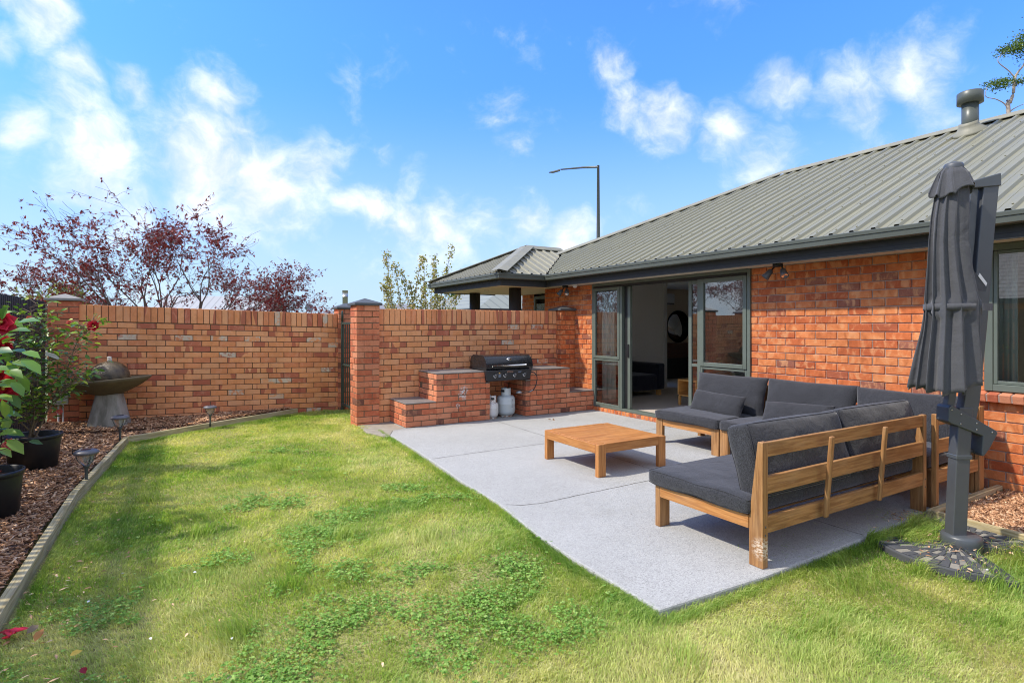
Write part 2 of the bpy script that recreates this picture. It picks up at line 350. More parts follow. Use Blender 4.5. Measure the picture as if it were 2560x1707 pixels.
# per-blade coloured foliage: 'bc' carries (random, dryness, tone)
def leafy(name, stops, patch=None, rough=0.5, trans=0.25, scale=1.0, spec=0.35):
    m, t = mat(name); bc = attr(t, 'bc'); sp = t.n('ShaderNodeSeparateColor', i={0: bc})
    v = sp.outputs[0]
    if patch:
        pn = t.noise(pos(t), patch[0], 4, 0.6)
        v = t.math('ADD', t.math('MULTIPLY', v, 1 - patch[1]), t.math('MULTIPLY', t.mrange(pn, 0.3, 0.7), patch[1]), clamp=True)
    c = t.ramp(v, stops)
    c = t.mix(1.0, c, t.mix(sp.outputs[1], (0.72, 0.72, 0.72), (1.2, 1.2, 1.2)), 'MULTIPLY')
    setp(t, Base_Color=c, Roughness=rough, Specular_IOR_Level=spec)
    if trans:
        tr = t.n('ShaderNodeBsdfTranslucent', i={0: t.mix(1.0, c, (1.2, 1.35, 0.6), 'MULTIPLY')})
        mx = t.n('ShaderNodeMixShader', i={0: trans, 1: t.b.outputs[0], 2: tr.outputs[0]}); m.node_tree.links.new(mx.outputs[0], t.o.inputs[0])
    return m
leafy('grass_blade', [(0.0, (0.15, 0.29, 0.055)), (0.28, (0.29, 0.43, 0.085)), (0.56, (0.51, 0.56, 0.17)), (0.80, (0.70, 0.65, 0.31)), (1.0, (0.84, 0.75, 0.49))], patch=(1.15, 0.45), trans=0.42)
leafy('clover_leaf', [(0.0, (0.13, 0.27, 0.045)), (0.5, (0.25, 0.43, 0.085)), (1.0, (0.42, 0.56, 0.17))], trans=0.35, spec=0.2)
leafy('camellia_leaf', [(0.0, (0.055, 0.13, 0.028)), (0.40, (0.14, 0.28, 0.045)), (0.70, (0.36, 0.50, 0.075)), (1.0, (0.60, 0.62, 0.12))], rough=0.34, trans=0.28, spec=0.4)
leafy('red_leaf', [(0.0, (0.10, 0.015, 0.020)), (0.6, (0.20, 0.024, 0.030)), (1.0, (0.38, 0.045, 0.04))], trans=0.35)
leafy('bud_leaf', [(0.0, (0.22, 0.25, 0.05)), (0.5, (0.42, 0.38, 0.11)), (1.0, (0.66, 0.48, 0.26))], trans=0.3)
leafy('gum_leaf', [(0.0, (0.06, 0.11, 0.02)), (0.6, (0.13, 0.20, 0.035)), (1.0, (0.24, 0.31, 0.07))], trans=0.3)
leafy('dark_tree_leaf', [(0.0, (0.03, 0.07, 0.02)), (1.0, (0.10, 0.18, 0.04))], trans=0.2)
leafy('yellow_tree_leaf', [(0.0, (0.12, 0.15, 0.04)), (1.0, (0.34, 0.36, 0.09))], trans=0.3)
leafy('petal_red', [(0.0, (0.38, 0.008, 0.02)), (1.0, (0.70, 0.03, 0.07))], rough=0.45, trans=0.3)
leafy('petal_pink', [(0.0, (0.6, 0.10, 0.10)), (1.0, (0.8, 0.28, 0.24))], rough=0.45, trans=0.3)
leafy('wood_chip', [(0.0, (0.11, 0.05, 0.025)), (0.3, (0.32, 0.155, 0.075)), (0.65, (0.62, 0.36, 0.20)), (1.0, (0.86, 0.64, 0.43))], rough=0.8, trans=0)
simple('stamen', (0.75, 0.55, 0.12), 0.6); simple('stem', (0.20, 0.145, 0.09), 0.8, var=0.3, scale=40); simple('stem_green', (0.10, 0.13, 0.04), 0.7)
simple('bark_grey', (0.15, 0.12, 0.105), 0.9, var=0.35, scale=30, bmp=0.5); simple('bark_pale', (0.42, 0.34, 0.27), 0.8, var=0.3, scale=15)
simple('dead_leaf', (0.40, 0.17, 0.04), 0.6, var=0.4, scale=60); simple('yellow_leaf', (0.62, 0.42, 0.06), 0.6)
# painted metal & others
simple('roof_metal', (0.232, 0.224, 0.155), 0.42, 0.0, var=0.07, scale=2.5, spec=0.5)
simple('roof_metal_aged', (0.25, 0.24, 0.18), 0.55, 0.0, var=0.18, scale=5)
for nm_ in ('roof_metal', 'roof_metal_aged'):
    m = MATS[nm_]; nt = m.node_tree; b_ = [n for n in nt.nodes if n.type == 'BSDF_PRINCIPLED'][0]; t = NT.__new__(NT); t.t = nt
    src = b_.inputs['Base Color'].links[0].from_socket; p = t.n('ShaderNodeTexCoord').outputs['Object']
    st_ = t.noise(t.mapping(p, (0.35, 9, 0.35)), 2.2, 5, 0.65); sh = t.noise(t.mapping(p, (0.05, 1.25, 0.05)), 1.0, 0, 0.5); sp_ = t.noise(p, 30, 4, 0.7)
    c = t.mix(1.0, src, t.mix(st_, (0.84, 0.84, 0.82), (1.12, 1.12, 1.12)), 'MULTIPLY'); c = t.mix(1.0, c, t.mix(sh, (0.93, 0.93, 0.93), (1.07, 1.07, 1.07)), 'MULTIPLY')
    c = t.mix(t.mrange(sp_, 0.66, 0.74, 0, .35), c, (0.30, 0.28, 0.20)); nt.links.new(c, b_.inputs['Base Color'])
simple('gutter_metal', (0.085, 0.096, 0.082), 0.38, var=0.06, scale=3); simple('fascia_paint', (0.034, 0.034, 0.033), 0.65, spec=0.25, var=0.1)
simple('soffit_paint', (0.62, 0.55, 0.44), 0.7, var=0.04, scale=3); simple('window_alu', (0.115, 0.138, 0.115), 0.42, var=0.06, scale=8)
simple('black_seal', (0.012, 0.012, 0.013), 0.5); simple('column_paint', (0.022, 0.024, 0.028), 0.55)
simple('cap_concrete', (0.26, 0.25, 0.235), 0.9, var=0.3, scale=14, bmp=0.4); simple('cap_painted', (0.085, 0.092, 0.098), 0.6, var=0.15, scale=14, bmp=0.2)
simple('umbrella_metal', (0.085, 0.092, 0.102), 0.42, 0.2, var=0.08, scale=20); simple('umbrella_plastic', (0.075, 0.085, 0.095), 0.35, var=0.06)
simple('paver_dark', (0.070, 0.074, 0.082), 0.75, var=0.3, scale=25, bmp=0.4); simple('paver_dusty', (0.25, 0.235, 0.20), 0.95, var=0.35, scale=35, bmp=0.5)
simple('fence_black', (0.014, 0.015, 0.018), 0.55, var=0.4, scale=20, bmp=0.3); simple('pot_black', (0.016, 0.017, 0.019), 0.42, var=0.2)
simple('gate_green', (0.030, 0.055, 0.045), 0.45, var=0.2, scale=20); simple('white_plastic', (0.72, 0.72, 0.70), 0.45); simple('box_cream', (0.55, 0.54, 0.47), 0.5)
simple('chrome', (0.75, 0.74, 0.70), 0.18, 1.0, var=0.02); simple('bbq_enamel', (0.012, 0.013, 0.015), 0.28, var=0.3, scale=30, coat=0.3); simple('bbq_panel', (0.018, 0.020, 0.024), 0.38, var=0.2)
simple('knob_grey', (0.10, 0.10, 0.105), 0.35, 0.4); simple('mark_white', (0.75, 0.75, 0.75), 0.5); simple('warning_yellow', (0.75, 0.45, 0.12), 0.5); simple('label_blue', (0.20, 0.25, 0.33), 0.5)
simple('rubber', (0.02, 0.02, 0.022), 0.6); simple('brass', (0.55, 0.42, 0.2), 0.3, 0.9); simple('bolt_steel', (0.6, 0.58, 0.52), 0.3, 0.9)
m, t = mat('cylinder_grey'); p = obj(t); c = t.mix(t.noise(p, 10, 4), (0.50, 0.55, 0.55), (0.60, 0.65, 0.65)); setp(t, Base_Color=c, Roughness=0.4)
m, t = mat('cylinder_white'); p = obj(t); sz = t.n('ShaderNodeSeparateXYZ', i={0: p}).outputs[2]
rust = t.math('MULTIPLY', t.mrange(t.noise(p, 55, 4, 0.7), 0.52, 0.62), t.mrange(sz, 0.16, 0.25))
c = t.mix(rust, (0.68, 0.68, 0.66), (0.36, 0.15, 0.06)); setp(t, Base_Color=c, Roughness=0.5)
m, t = mat('rusty_ring'); p = obj(t); c = t.mix(t.mrange(t.noise(p, 35, 4, 0.7), 0.42, 0.6), (0.58, 0.56, 0.50), (0.25, 0.11, 0.05)); setp(t, Base_Color=c, Roughness=0.8)
m, t = mat('stone_wet'); p = obj(t); n = t.noise(p, 9, 5, 0.65); sz = t.n('ShaderNodeSeparateXYZ', i={0: p}).outputs[2]
c = t.mix(t.mrange(n, .3, .7), (0.022, 0.016, 0.008), (0.13, 0.095, 0.045)); setp(t, Base_Color=c, Roughness=0.3, Specular_IOR_Level=0.6); bump(t, t.noise(p, 90, 4, 0.7), 0.8, 0.01)
m, t = mat('stone_mossy'); p = obj(t); n = t.noise(p, 5, 5, 0.65)
c = t.mix(n, (0.075, 0.058, 0.028), (0.20, 0.16, 0.095)); setp(t, Base_Color=c, Roughness=0.75); bump(t, t.noise(p, 110, 4, 0.7), 0.8, 0.008)
m, t = mat('stone_pedestal'); p = obj(t); n = t.noise(t.mapping(p, (3, 3, 0.6)), 3, 5, 0.65)
c = t.mix(t.mrange(n, 0.3, 0.7), (0.19, 0.185, 0.15), (0.44, 0.42, 0.37)); setp(t, Base_Color=c, Roughness=0.9); bump(t, t.noise(p, 160, 3, 0.7), 0.7, 0.006)
m, t = mat('weatherboard'); p = obj(t); z = t.n('ShaderNodeSeparateXYZ', i={0: p}).outputs[2]
fr = t.math('FRACT', t.math('MULTIPLY', z, 5.0)); c = t.mix(t.mrange(fr, 0.0, 0.12), (0.28, 0.25, 0.20), (0.62, 0.56, 0.46)); setp(t, Base_Color=c, Roughness=0.7)
simple('tile_roof', (0.16, 0.145, 0.13), 0.8, var=0.3, scale=8); simple('far_roof_grey', (0.20, 0.20, 0.215), 0.7, var=0.1, scale=0.6); simple('far_roof_blue', (0.17, 0.20, 0.25), 0.7, var=0.1)
simple('far_roof_light', (0.34, 0.34, 0.33), 0.6, var=0.06, scale=0.8); simple('street_metal', (0.16, 0.17, 0.17), 0.5, 0.3)
simple('galvanised', (0.45, 0.46, 0.46), 0.4, 0.8); simple('plaster', (0.80, 0.79, 0.76), 0.9, var=0.03, scale=2); simple('plaster_tan', (0.66, 0.56, 0.42), 0.9, var=0.03); simple('ceiling_paint', (0.85, 0.85, 0.83), 0.9, var=0.02)
simple('carpet', (0.50, 0.44, 0.37), 1.0, var=0.2, scale=60, bmp=0.5, bscale=200); simple('skirting_white', (0.7, 0.7, 0.68), 0.5)
simple('lamp_top_grey', (0.13, 0.125, 0.14), 0.45, var=0.1); simple('solar_panel', (0.03, 0.04, 0.07), 0.15)
m, t = mat('clear_plastic'); setp(t, Base_Color=(0.75, 0.78, 0.78), Roughness=0.2, Transmission_Weight=0.75, IOR=1.3)
m, t = mat('mirror_glass'); setp(t, Base_Color=(0.8, 0.82, 0.8), Roughness=0.02, Metallic=1.0)
m, t = mat('window_glass')
fr = t.n('ShaderNodeFresnel', i={'IOR': 1.75}); g = t.n('ShaderNodeBsdfGlossy', i={'Color': (0.95, 0.97, 1, 1), 'Roughness': 0.0}); tr = t.n('ShaderNodeBsdfTransparent', i={'Color': (0.86, 0.91, 0.88, 1)})
fz = t.math('ADD', t.math('MULTIPLY', fr.outputs[0], 1.0), 0.17, clamp=True)
mx = t.n('ShaderNodeMixShader', i={0: fz, 1: tr.outputs[0], 2: g.outputs[0]}); m.node_tree.links.new(mx.outputs[0], t.o.inputs[0])
m, t = mat('water_clear'); setp(t, Base_Color=(0.9, 0.9, 0.85), Roughness=0.12, Transmission_Weight=0.5, IOR=1.33)
m, t = mat('leadlight'); p = obj(t)
vv = t.n('ShaderNodeTexVoronoi', feature='DISTANCE_TO_EDGE', i={'Vector': p, 'Scale': 9.0}).outputs['Distance']
c = t.mix(t.mrange(vv, 0.02, 0.05), (0.02, 0.02, 0.02), (0.16, 0.19, 0.18)); setp(t, Base_Color=c, Roughness=0.2)
M = MATS

# ------------------------------------------------------------------ brickwork
V = Vector
def bcol(): return (random.random(), random.random(), random.random(), 1)
def bricks(mb, p0, du, dn, L, z0, nc, depth=0.105, start=0.0, opens=(), shear=0.0, h=0.076, ph=0.086, bl=0.23, pl=0.24, zmax=None, jit=0.0015, mi=0, gap0=0.0):
    """stretcher-bond face of single bricks, face plane through p0, running along du, facing dn"""
    p0 = V(p0); du = V(du); dn = V(dn)
    for k in range(nc):
        za = z0 + k * ph; zb = za + h
        if zmax is not None and zb > zmax: zb = zmax
        if zb - za < 0.02: continue
        u = -pl + (start if k % 2 == 0 else start + pl / 2) % pl
        u = u - pl if u > 0 else u
        while u < L:
            segs = [(max(u, gap0), min(u + bl, L))]
            for (a, b, oz0, oz1) in opens:
                if zb > oz0 + 0.01 and za < oz1 - 0.01:
                    ns = []
                    for (s0, s1) in segs:
                        if b <= s0 or a >= s1: ns.append((s0, s1))
                        else:
                            if a - s0 > 0.005: ns.append((s0, a))
                            if s1 - b > 0.005: ns.append((b, s1))
                    segs = ns
            for (s0, s1) in segs:
                if s1 - s0 < 0.03: continue
                j = random.gauss(0, jit); jz = random.gauss(0, jit * 0.6); tw = random.gauss(0, jit)
                def P(uu, zz, dd): return p0 + du * uu + dn * dd + V((0, 0, zz + shear * uu + jz))
                # bottom ring then top ring, wound so faces look outwards
                A = [P(s0, za, j + tw), P(s1, za, j - tw), P(s1, za, -depth), P(s0, za, -depth)]
                B = [P(s0, zb, j + tw), P(s1, zb, j - tw), P(s1, zb, -depth), P(s0, zb, -depth)]
                mb.hexa(A + B, mi=mi, c=bcol())
            u += pl
def soldiers(mb, p0, du, dn, L, z0, depth=0.105, h=0.23, shear=0.0, top_over=0.0):
    p0 = V(p0); du = V(du); dn = V(dn); n = round(L / 0.086); st = L / n
    for k in range(n):
        s0 = k * st + 0.004; s1 = (k + 1) * st - 0.005; j = random.gauss(0, 0.0012) + 0.002
        def P(uu, zz, dd): return p0 + du * uu + dn * dd + V((0, 0, zz + shear * uu))
        mb.hexa([P(s0, z0, j), P(s1, z0, j), P(s1, z0, -depth), P(s0, z0, -depth), P(s0, z0 + h, j), P(s1, z0 + h, j), P(s1, z0 + h, -depth), P(s0, z0 + h, -depth)], c=bcol())
def recalc(o):
    bm = bmesh.new(); bm.from_mesh(o.data); bmesh.ops.recalc_face_normals(bm, faces=bm.faces); bm.to_mesh(o.data); bm.free(); return o
def slab(x0, x1, y0, y1, z0, z1): return MB().box(x0, x1, y0, y1, z0, z1)

def pillar(name, label, x0, y0, zb, zt, mt, capmat, wid=0.34, cats='pillar', group='brick pillars of the garden walls', up=0.075):
    n = int(round((zt - zb) / 0.086)); x1, y1 = x0 + wid, y0 + wid
    t = thing(name, label, cats, (x0 + wid / 2, y0 + wid / 2, zb), 0, group)
    mb = MB(); d = 0.105; g = 0.01
    for k in range(n):
        za = zt - (k + 1) * 0.086 + 0.005; zb_ = za + 0.076; e = lambda: random.gauss(0, 0.0018)
        a = wid - d - g
        if k % 2: R_ = [(x0, x0 + a, y0, y0 + d), (x0 + a + g, x1, y0, y0 + a), (x0 + d + g, x1, y1 - d, y1), (x0, x0 + d, y0 + d + g, y1)]
        else: R_ = [(x0, x0 + d, y0, y0 + a), (x0 + d + g, x1, y0, y0 + d), (x1 - d, x1, y0 + d + g, y1), (x0, x0 + a, y1 - d, y1)]
        for (a0, a1, b0, b1) in R_: mb.box(a0 + e(), a1 + e(), b0 + e(), b1 + e(), za, zb_, c=bcol())
    mb.build('brickwork', M[mt], t, bevel=0.003)
    slab(x0 + .005, x1 - .005, y0 + .005, y1 - .005, zb, zt).build('mortar', M['mortar_garden'], t)
    o = 0.035; m = MB()
    b = [(x0 - o, y0 - o), (x1 + o, y0 - o), (x1 + o, y1 + o), (x0 - o, y1 + o)]
    cx, cy = (x0 + x1) / 2, (y0 + y1) / 2
    vs = [(*p, zt) for p in b] + [(*p, zt + 0.035) for p in b] + [(cx, cy, zt + 0.035 + up)]
    m.raw(vs, [(3, 2, 1, 0), (0, 1, 5, 4), (1, 2, 6, 5), (2, 3, 7, 6), (3, 0, 4, 7), (4, 5, 8), (5, 6, 8), (6, 7, 8), (7, 4, 8)])
    m.build('cap', M[capmat], t, bevel=0.004)
    return t

# ------------------------------------------------------------------ the setting: ground, lawn, slab, beds
g_ = MB(); g_.raw([(-400, -400, -0.10), (400, -400, -0.10), (400, 500, -0.10), (-400, 500, -0.10)], [(0, 1, 2, 3)]); struct(g_.build('ground', M['earth']))
LAWN = [(-1.35, 1.2), (-0.66, 2.6), (-0.69, 3.7), (-0.71, 5.2), (-0.66, 6.35), (-0.50, 8.46), (1.74, 9.90), (2.6, 9.93), (2.6, 8.5), (2.24, 8.45), (2.24, 8.1), (2.40, 8.02), (2.42, 7.6), (2.36, 6.2), (2.25, 4.65), (2.25, 3.95), (2.10, 2.7), (2.09, 2.03), (4.70, 2.03), (4.80, 1.93), (4.74, 0.9), (4.70, 0.2), (5.0, -2), (-1.6, -2)]
def lawn_h(x, y): return -0.045 + 0.012 * (mnoise.noise(V((x * 0.9, y * 0.9, 3.1))) ) + 0.006 * mnoise.noise(V((x * 4, y * 4, 1)))
gx = np.arange(-1.8, 5.2, 0.1); gy = np.arange(-2.0, 10.1, 0.1)
vs = [(x, y, lawn_h(x, y)) for y in gy for x in gx]; nx = len(gx)
fs = [(j * nx + i, j * nx + i + 1, (j + 1) * nx + i + 1, (j + 1) * nx + i) for j in range(len(gy) - 1) for i in range(nx - 1)]
struct(MB().raw(vs, fs, True).build('lawn', M['lawn_soil']))
# patio slab with rounded front-left corner and tooled joints
edge = [(2.44, 7.72), (2.62, 7.66), (2.42, 7.3), (2.37, 6.2), (2.30, 5.2), (2.25, 4.65), (2.23, 3.95), (2.12, 3.2), (2.09, 2.7), (2.085, 2.03)]
sl = [(2.085, 2.03), (2.9, 1.99), (3.9, 2.005), (4.68, 2.03), (4.72, 2.06), (6.145, 2.06), (6.145, 7.6), (6.145, 8.2), (2.75, 8.2), (2.75, 7.49), (2.55, 7.42), (2.40, 7.1), (2.37, 6.2), (2.30, 5.2), (2.25, 4.65), (2.23, 3.95), (2.12, 3.2), (2.09, 2.7)]
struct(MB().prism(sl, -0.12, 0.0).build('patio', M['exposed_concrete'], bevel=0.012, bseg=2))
def crack(pts, wd=0.008, z=0.0015):
    m = MB(); pts = [V((x, y, z)) for x, y in pts]
    fine = []
    for a, b in zip(pts[:-1], pts[1:]):
        n = max(2, int((b - a).length / 0.06)); fine += [a.lerp(b, i / n) for i in range(n)]
    fine.append(pts[-1]); vs = []
    for i, p in enumerate(fine):
        t = (fine[min(i + 1, len(fine) - 1)] - fine[max(i - 1, 0)]).normalized(); nn = V((-t.y, t.x, 0))
        k = wd * random.uniform(0.5, 1.1); j = nn * random.gauss(0, 0.0025)
        vs += [p + nn * k / 2 + j, p - nn * k / 2 + j]
    m.raw(vs, [(2 * i, 2 * i + 1, 2 * i + 3, 2 * i + 2) for i in range(len(fine) - 1)]); return m
jm = MB()
for pts in ([(2.26, 3.86), (2.36, 3.78), (2.55, 3.74), (3.0, 3.76), (3.7, 3.78), (5.1, 3.80), (6.1, 3.80)], [(4.13, 7.46), (4.10, 6.0), (4.08, 4.4), (4.05, 2.9), (4.03, 2.04)], [(2.36, 5.6), (3.2, 5.62), (4.1, 5.62), (6.1, 5.62)]):
    k = crack(pts, 0.008); jm.raw([V(v) for v in k.v], k.f)
struct(jm.build('patio_joint', M['joint_dark']))
struct(MB().prism([(2.26, 8.12), (2.22, 7.55), (2.36, 7.1), (2.40, 7.1), (2.55, 7.43), (2.76, 7.49), (2.76, 8.2), (2.57, 8.2)], -0.12, -0.012).build('path', M['old_concrete'], bevel=0.01))
# mulch beds
def bedh(x, y): return 0.02 + 0.05 * min(1, max(0, (-0.75 - x) / 0.8)) * 1 + 0.012 * mnoise.noise(V((x * 3, y * 3, 0))) + (0.03 if y > 9 else 0)
def sheet(poly, hfun, step=0.12):
    xs = [p[0] for p in poly]; ys = [p[1] for p in poly]
    bm = bmesh.new(); f = bm.faces.new([bm.verts.new((p[0], p[1], 0)) for p in poly])
    for k in range(int((max(xs) - min(xs)) / step) + 1):
        bmesh.ops.bisect_plane(bm, geom=bm.verts[:] + bm.edges[:] + bm.faces[:], plane_co=(min(xs) + k * step, 0, 0), plane_no=(1, 0, 0))
    for k in range(int((max(ys) - min(ys)) / step) + 1):
        bmesh.ops.bisect_plane(bm, geom=bm.verts[:] + bm.edges[:] + bm.faces[:], plane_co=(0, min(ys) + k * step, 0), plane_no=(0, 1, 0))
    for v in bm.verts: v.co.z = hfun(v.co.x, v.co.y)
    bm.normal_update()
    me = bpy.data.meshes.new('sheet'); bm.to_mesh(me); bm.free(); return me
BEDL = [(-2.3, -1.0), (-1.33, 1.2), (-0.80, 2.9), (-0.80, 5.2), (-0.76, 6.3), (-0.60, 8.5), (1.72, 9.98), (-2.3, 9.98)]
BEDR = [(4.90, -1.5), (6.15, -1.5), (6.15, 1.93), (4.90, 1.93)]
for nm, pl_, hf in (('mulch_bed', BEDL, bedh), ('mulch_bed', BEDR, lambda x, y: 0.0 + 0.02 * mnoise.noise(V((x * 3, y * 3, 5))))):
    me = sheet(pl_, hf); me.materials.append(M['mulch_soil']); o = bpy.data.objects.new(nm, me); COL.objects.link(o); struct(o)
# timber edging
def plank(name, label, pts, wd=0.045, z0=-0.12, z1=0.045, cat='edging board', group='timber garden edging'):
    mb = MB()
    (xa, ya), (xb, yb) = pts; d = V((xb - xa, yb - ya, 0)); L = d.length; a = math.atan2(d.y, d.x)
    T = TM(xa, ya, 0, a)
    mb.box(0, L, -wd / 2, wd / 2, z0, z1, M=T)
    return tag(mb.build(name, M['treated_timber'], bevel=0.004, bseg=2), label, cat, group)
plank('edging_board', 'long weathered timber edging board between bark bed and lawn on the left', [(-1.34, 1.25), (-0.75, 3.2)], 0.05)
plank('edging_board', 'weathered timber edging board beside the black plant pots running to the front', [(-0.755, 3.204), (-0.735, 5.9)], 0.05)
plank('edging_board', 'weathered timber edging board beside the nearest solar path light', [(-0.735, 5.904), (-0.545, 8.47)], 0.05)
plank('edging_board', 'greenish timber edging board slanting from the corner to the brick wall', [(-0.53, 8.49), (1.74, 9.93)], 0.045)
plank('edging_board', 'short timber edging board between sofa legs and right bark bed', [(4.86, 1.975), (6.13, 1.975)], 0.045, -0.12, 0.05)
plank('edging_board', 'timber edging board beside the umbrella base', [(4.858, 1.945), (4.76, 0.2)], 0.045, -0.12, 0.05)

# ------------------------------------------------------------------ garden walls
def gwall(label, x0, x1, y, zt, shear, nc, thick=0.22, zb=-0.1):
    t = thing('garden_wall', label, 'wall', ((x0 + x1) / 2, y + thick / 2, zb), 0, 'orange brick garden walls')
    L = x1 - x0; b = MB()
    for (yy, dn, du, xs, sh, zz) in ((y, (0, -1, 0), (1, 0, 0), x0, shear, 0), (y + thick, (0, 1, 0), (-1, 0, 0), x1, -shear, shear * L)):
        bricks(b, (xs, yy, zz), du, dn, L, zt - 0.24 - nc * 0.086, nc, shear=sh, start=0.09)
    recalc(b.build('brickwork', M['garden_brick'], t, bevel=0.003))
    s_ = MB(); soldiers(s_, (x0, y - 0.002, 0), (1, 0, 0), (0, -1, 0), L, zt - 0.234, depth=thick - 0.004, shear=shear)
    recalc(s_.build('soldier_course', M['garden_brick'], t, bevel=0.003))
    e = 0.009
    A = [(x0, y + e, zb), (x1, y + e, zb), (x1, y + thick - e, zb), (x0, y + thick - e, zb)]
    B = [(x0, y + e, zt - 0.012), (x1, y + e, zt - 0.012 + shear * L), (x1, y + thick - e, zt - 0.012 + shear * L), (x0, y + thick - e, zt - 0.012)]
    MB().hexa(A + B).build('mortar', M['mortar_garden'], t)
    return t
gwall('long orange brick wall behind the stone fountain with patchy white bricks', -1.19, 2.42, 9.95, 1.742, -0.0275, 20)
gwall('orange brick wall behind the barbecue with soldier course on top', 2.58, 5.84, 8.17, 1.69, 0.004, 17)
pillar('brick_pillar', 'brick pillar with mossy grey concrete cap beside the black fence', -1.53, 9.90, -0.05, 1.785, 'rustic_brick', 'cap_concrete', 0.345, up=0.07)
pillar('brick_pillar', 'brick pillar behind the gate at the end of the long wall', 2.42, 9.90, -0.1, 1.73, 'rustic_brick', 'cap_painted', 0.34)
pillar('brick_pillar', 'free standing brick pillar with grey cap beside the gate and barbecue wall', 2.24, 8.11, -0.08, 1.735, 'rustic_brick', 'cap_painted', 0.34)
pillar('brick_pillar', 'brick pillar with dark cap standing against the house wall', 5.835, 8.03, 0.0, 1.705, 'house_brick', 'cap_painted', 0.31, up=0.055)
# gate between the pillars
gt = thing('metal_gate', 'dark green metal gate between the two brick pillars', 'gate', (2.47, 9.2, 0))
mb = MB()
for yy in (8.5, 9.84): mb.box(2.45, 2.49, yy - .02, yy + .02, -0.02, 1.50)
mb.box(2.455, 2.485, 8.52, 9.82, 1.455, 1.495); mb.box(2.455, 2.485, 8.52, 9.82, 0.06, 0.10); mb.box(2.455, 2.485, 8.52, 9.82, 0.75, 0.78)
mb.build('frame', M['gate_green'], gt, bevel=0.003)
for k in range(10): MB().box(2.463, 2.477, 8.62 + k * .125 - .007, 8.62 + k * .125 + .007, 0.10, 1.456).build('bar', M['gate_green'], gt)
MB().lathe([(0.02, 1.50), (0.02, 1.66), (0.012, 1.69), (0.0, 1.70)], 12, TM(2.46, 9.80, 0)).build('latch_post', M['gate_green'], gt)

# brick benches of the barbecue
def bench(label, steps, zo, y0=7.48, y1=8.165, hole=None):
    """steps: list of (x0, x1, top)"""
    x0 = steps[0][0]; x1 = steps[-1][1]
    t = thing('brick_bench', label, 'brick bench', ((x0 + x1) / 2, (y0 + y1) / 2, 0), 0, 'brick barbecue benches')
    b = MB()
    for i, (a, c, top) in enumerate(steps):
        nc = int(round((top - 0.012) / 0.0835)); ph = (top - 0.012) / nc
        other = max([0] + [s_[2] for s_ in (steps[:i] + steps[i + 1:]) if abs(s_[1] - a) < 1e-3])
        st = 0.12 + (a * 10 % 1) * 0.2
        op = [(hole[0] - a, hole[1] - a, hole[2], hole[3])] if hole and hole[0] < c and hole[1] > a else []
        bricks(b, (a, y0, 0), (1, 0, 0), (0, -1, 0), c - a, 0.004, nc, h=ph - 0.012, ph=ph, start=0.0 if i == 0 else 0.12, jit=0.002, opens=op)
        k0 = int(round((other - 0.012) / ph)) if other else 0
        if a > 0: bricks(b, (a, y1, 0), (0, -1, 0), (-1, 0, 0), y1 - y0 - 0.112, 0.004 + k0 * ph, nc - k0, h=ph - 0.012, ph=ph, start=0.05, jit=0.002)
        if i == len(steps) - 1 or steps[i + 1][2] < top:
            k1 = int(round((steps[i + 1][2] - 0.012) / ph)) if i < len(steps) - 1 else 0
            bricks(b, (c, y0 + 0.112, 0), (0, 1, 0), (1, 0, 0), y1 - y0 - 0.112, 0.004 + k1 * ph, nc - k1, h=ph - 0.012, ph=ph, start=0.05, jit=0.002)
    recalc(b.build('brickwork', M['rustic_brick'], t, bevel=0.004))
    m = MB()
    for (a, c, top) in steps: m.box(a + .006, c - .006, y0 + .006, y1, 0, top - 0.014)
    m.build('mortar', M['mortar_garden'], t)
    for i, (a, c, top) in enumerate(steps):
        tl = MB(); gr = MB(); n = max(1, round((c - a) / 0.33)); w_ = (c - a + 0.0) / n
        for k in range(n):
            for (ya, yb) in ((y0 - 0.004, y0 + 0.34), (y0 + 0.346, y1 - 0.002)):
                tl.box(a - 0.004 + k * w_, a - 0.004 + (k + 1) * w_ - 0.006, ya, yb, top - 0.010, top)
        gr.box(a + .001, c - .004, y0 + .001, y1 - .004, top - 0.012, top - 0.002)
        tl.build('tile_top', M['tile_grey'], t, bevel=0.0015); gr.build('grout', M['grout'], t)
    return t
bench('stepped brick bench with tiled top left of the barbecue', [(2.752, 3.218, 0.342), (3.218, 4.03, 0.745), (4.03, 4.10, 0.575)], 0)
bench('stepped brick bench with tiled top between barbecue and house wall', [(4.75, 4.84, 0.575), (4.84, 5.62, 0.74), (5.62, 6.14, 0.337)], 0)

# ------------------------------------------------------------------ house
H = thing('house', 'single storey orange brick house with grey green ribbed metal roof', 'house', (6.15, 4, 0))
WX = 6.15
# west wall
opens = [(9.0 - 7.525, 9.0 - 4.435, -0.2, 2.3), (9.0 - 2.085, 9.0 - 0.25, 0.80, 2.3)]
b = MB(); bricks(b, (WX, 9.0, 0), (0, -1, 0), (-1, 0, 0), 12.0, -0.085, 27, opens=opens, zmax=2.16, start=0.105, jit=0.0012)
recalc(b.build('brick_wall', M['house_brick'], H, bevel=0.003))
m = MB()
for (y0, y1, z0, z1) in ((7.525, 8.995, -0.1, 2.16), (2.085, 4.435, -0.1, 2.16), (0.25, 2.085, -0.1, 0.80), (-3.0, 0.25, -0.1, 2.16), (4.435, 7.525, -0.1, -0.012)):
    m.box(WX + .010, WX + .10, y0 + .0005, y1 - .0005, z0, z1)
m.build('mortar', M['mortar_house'], H)
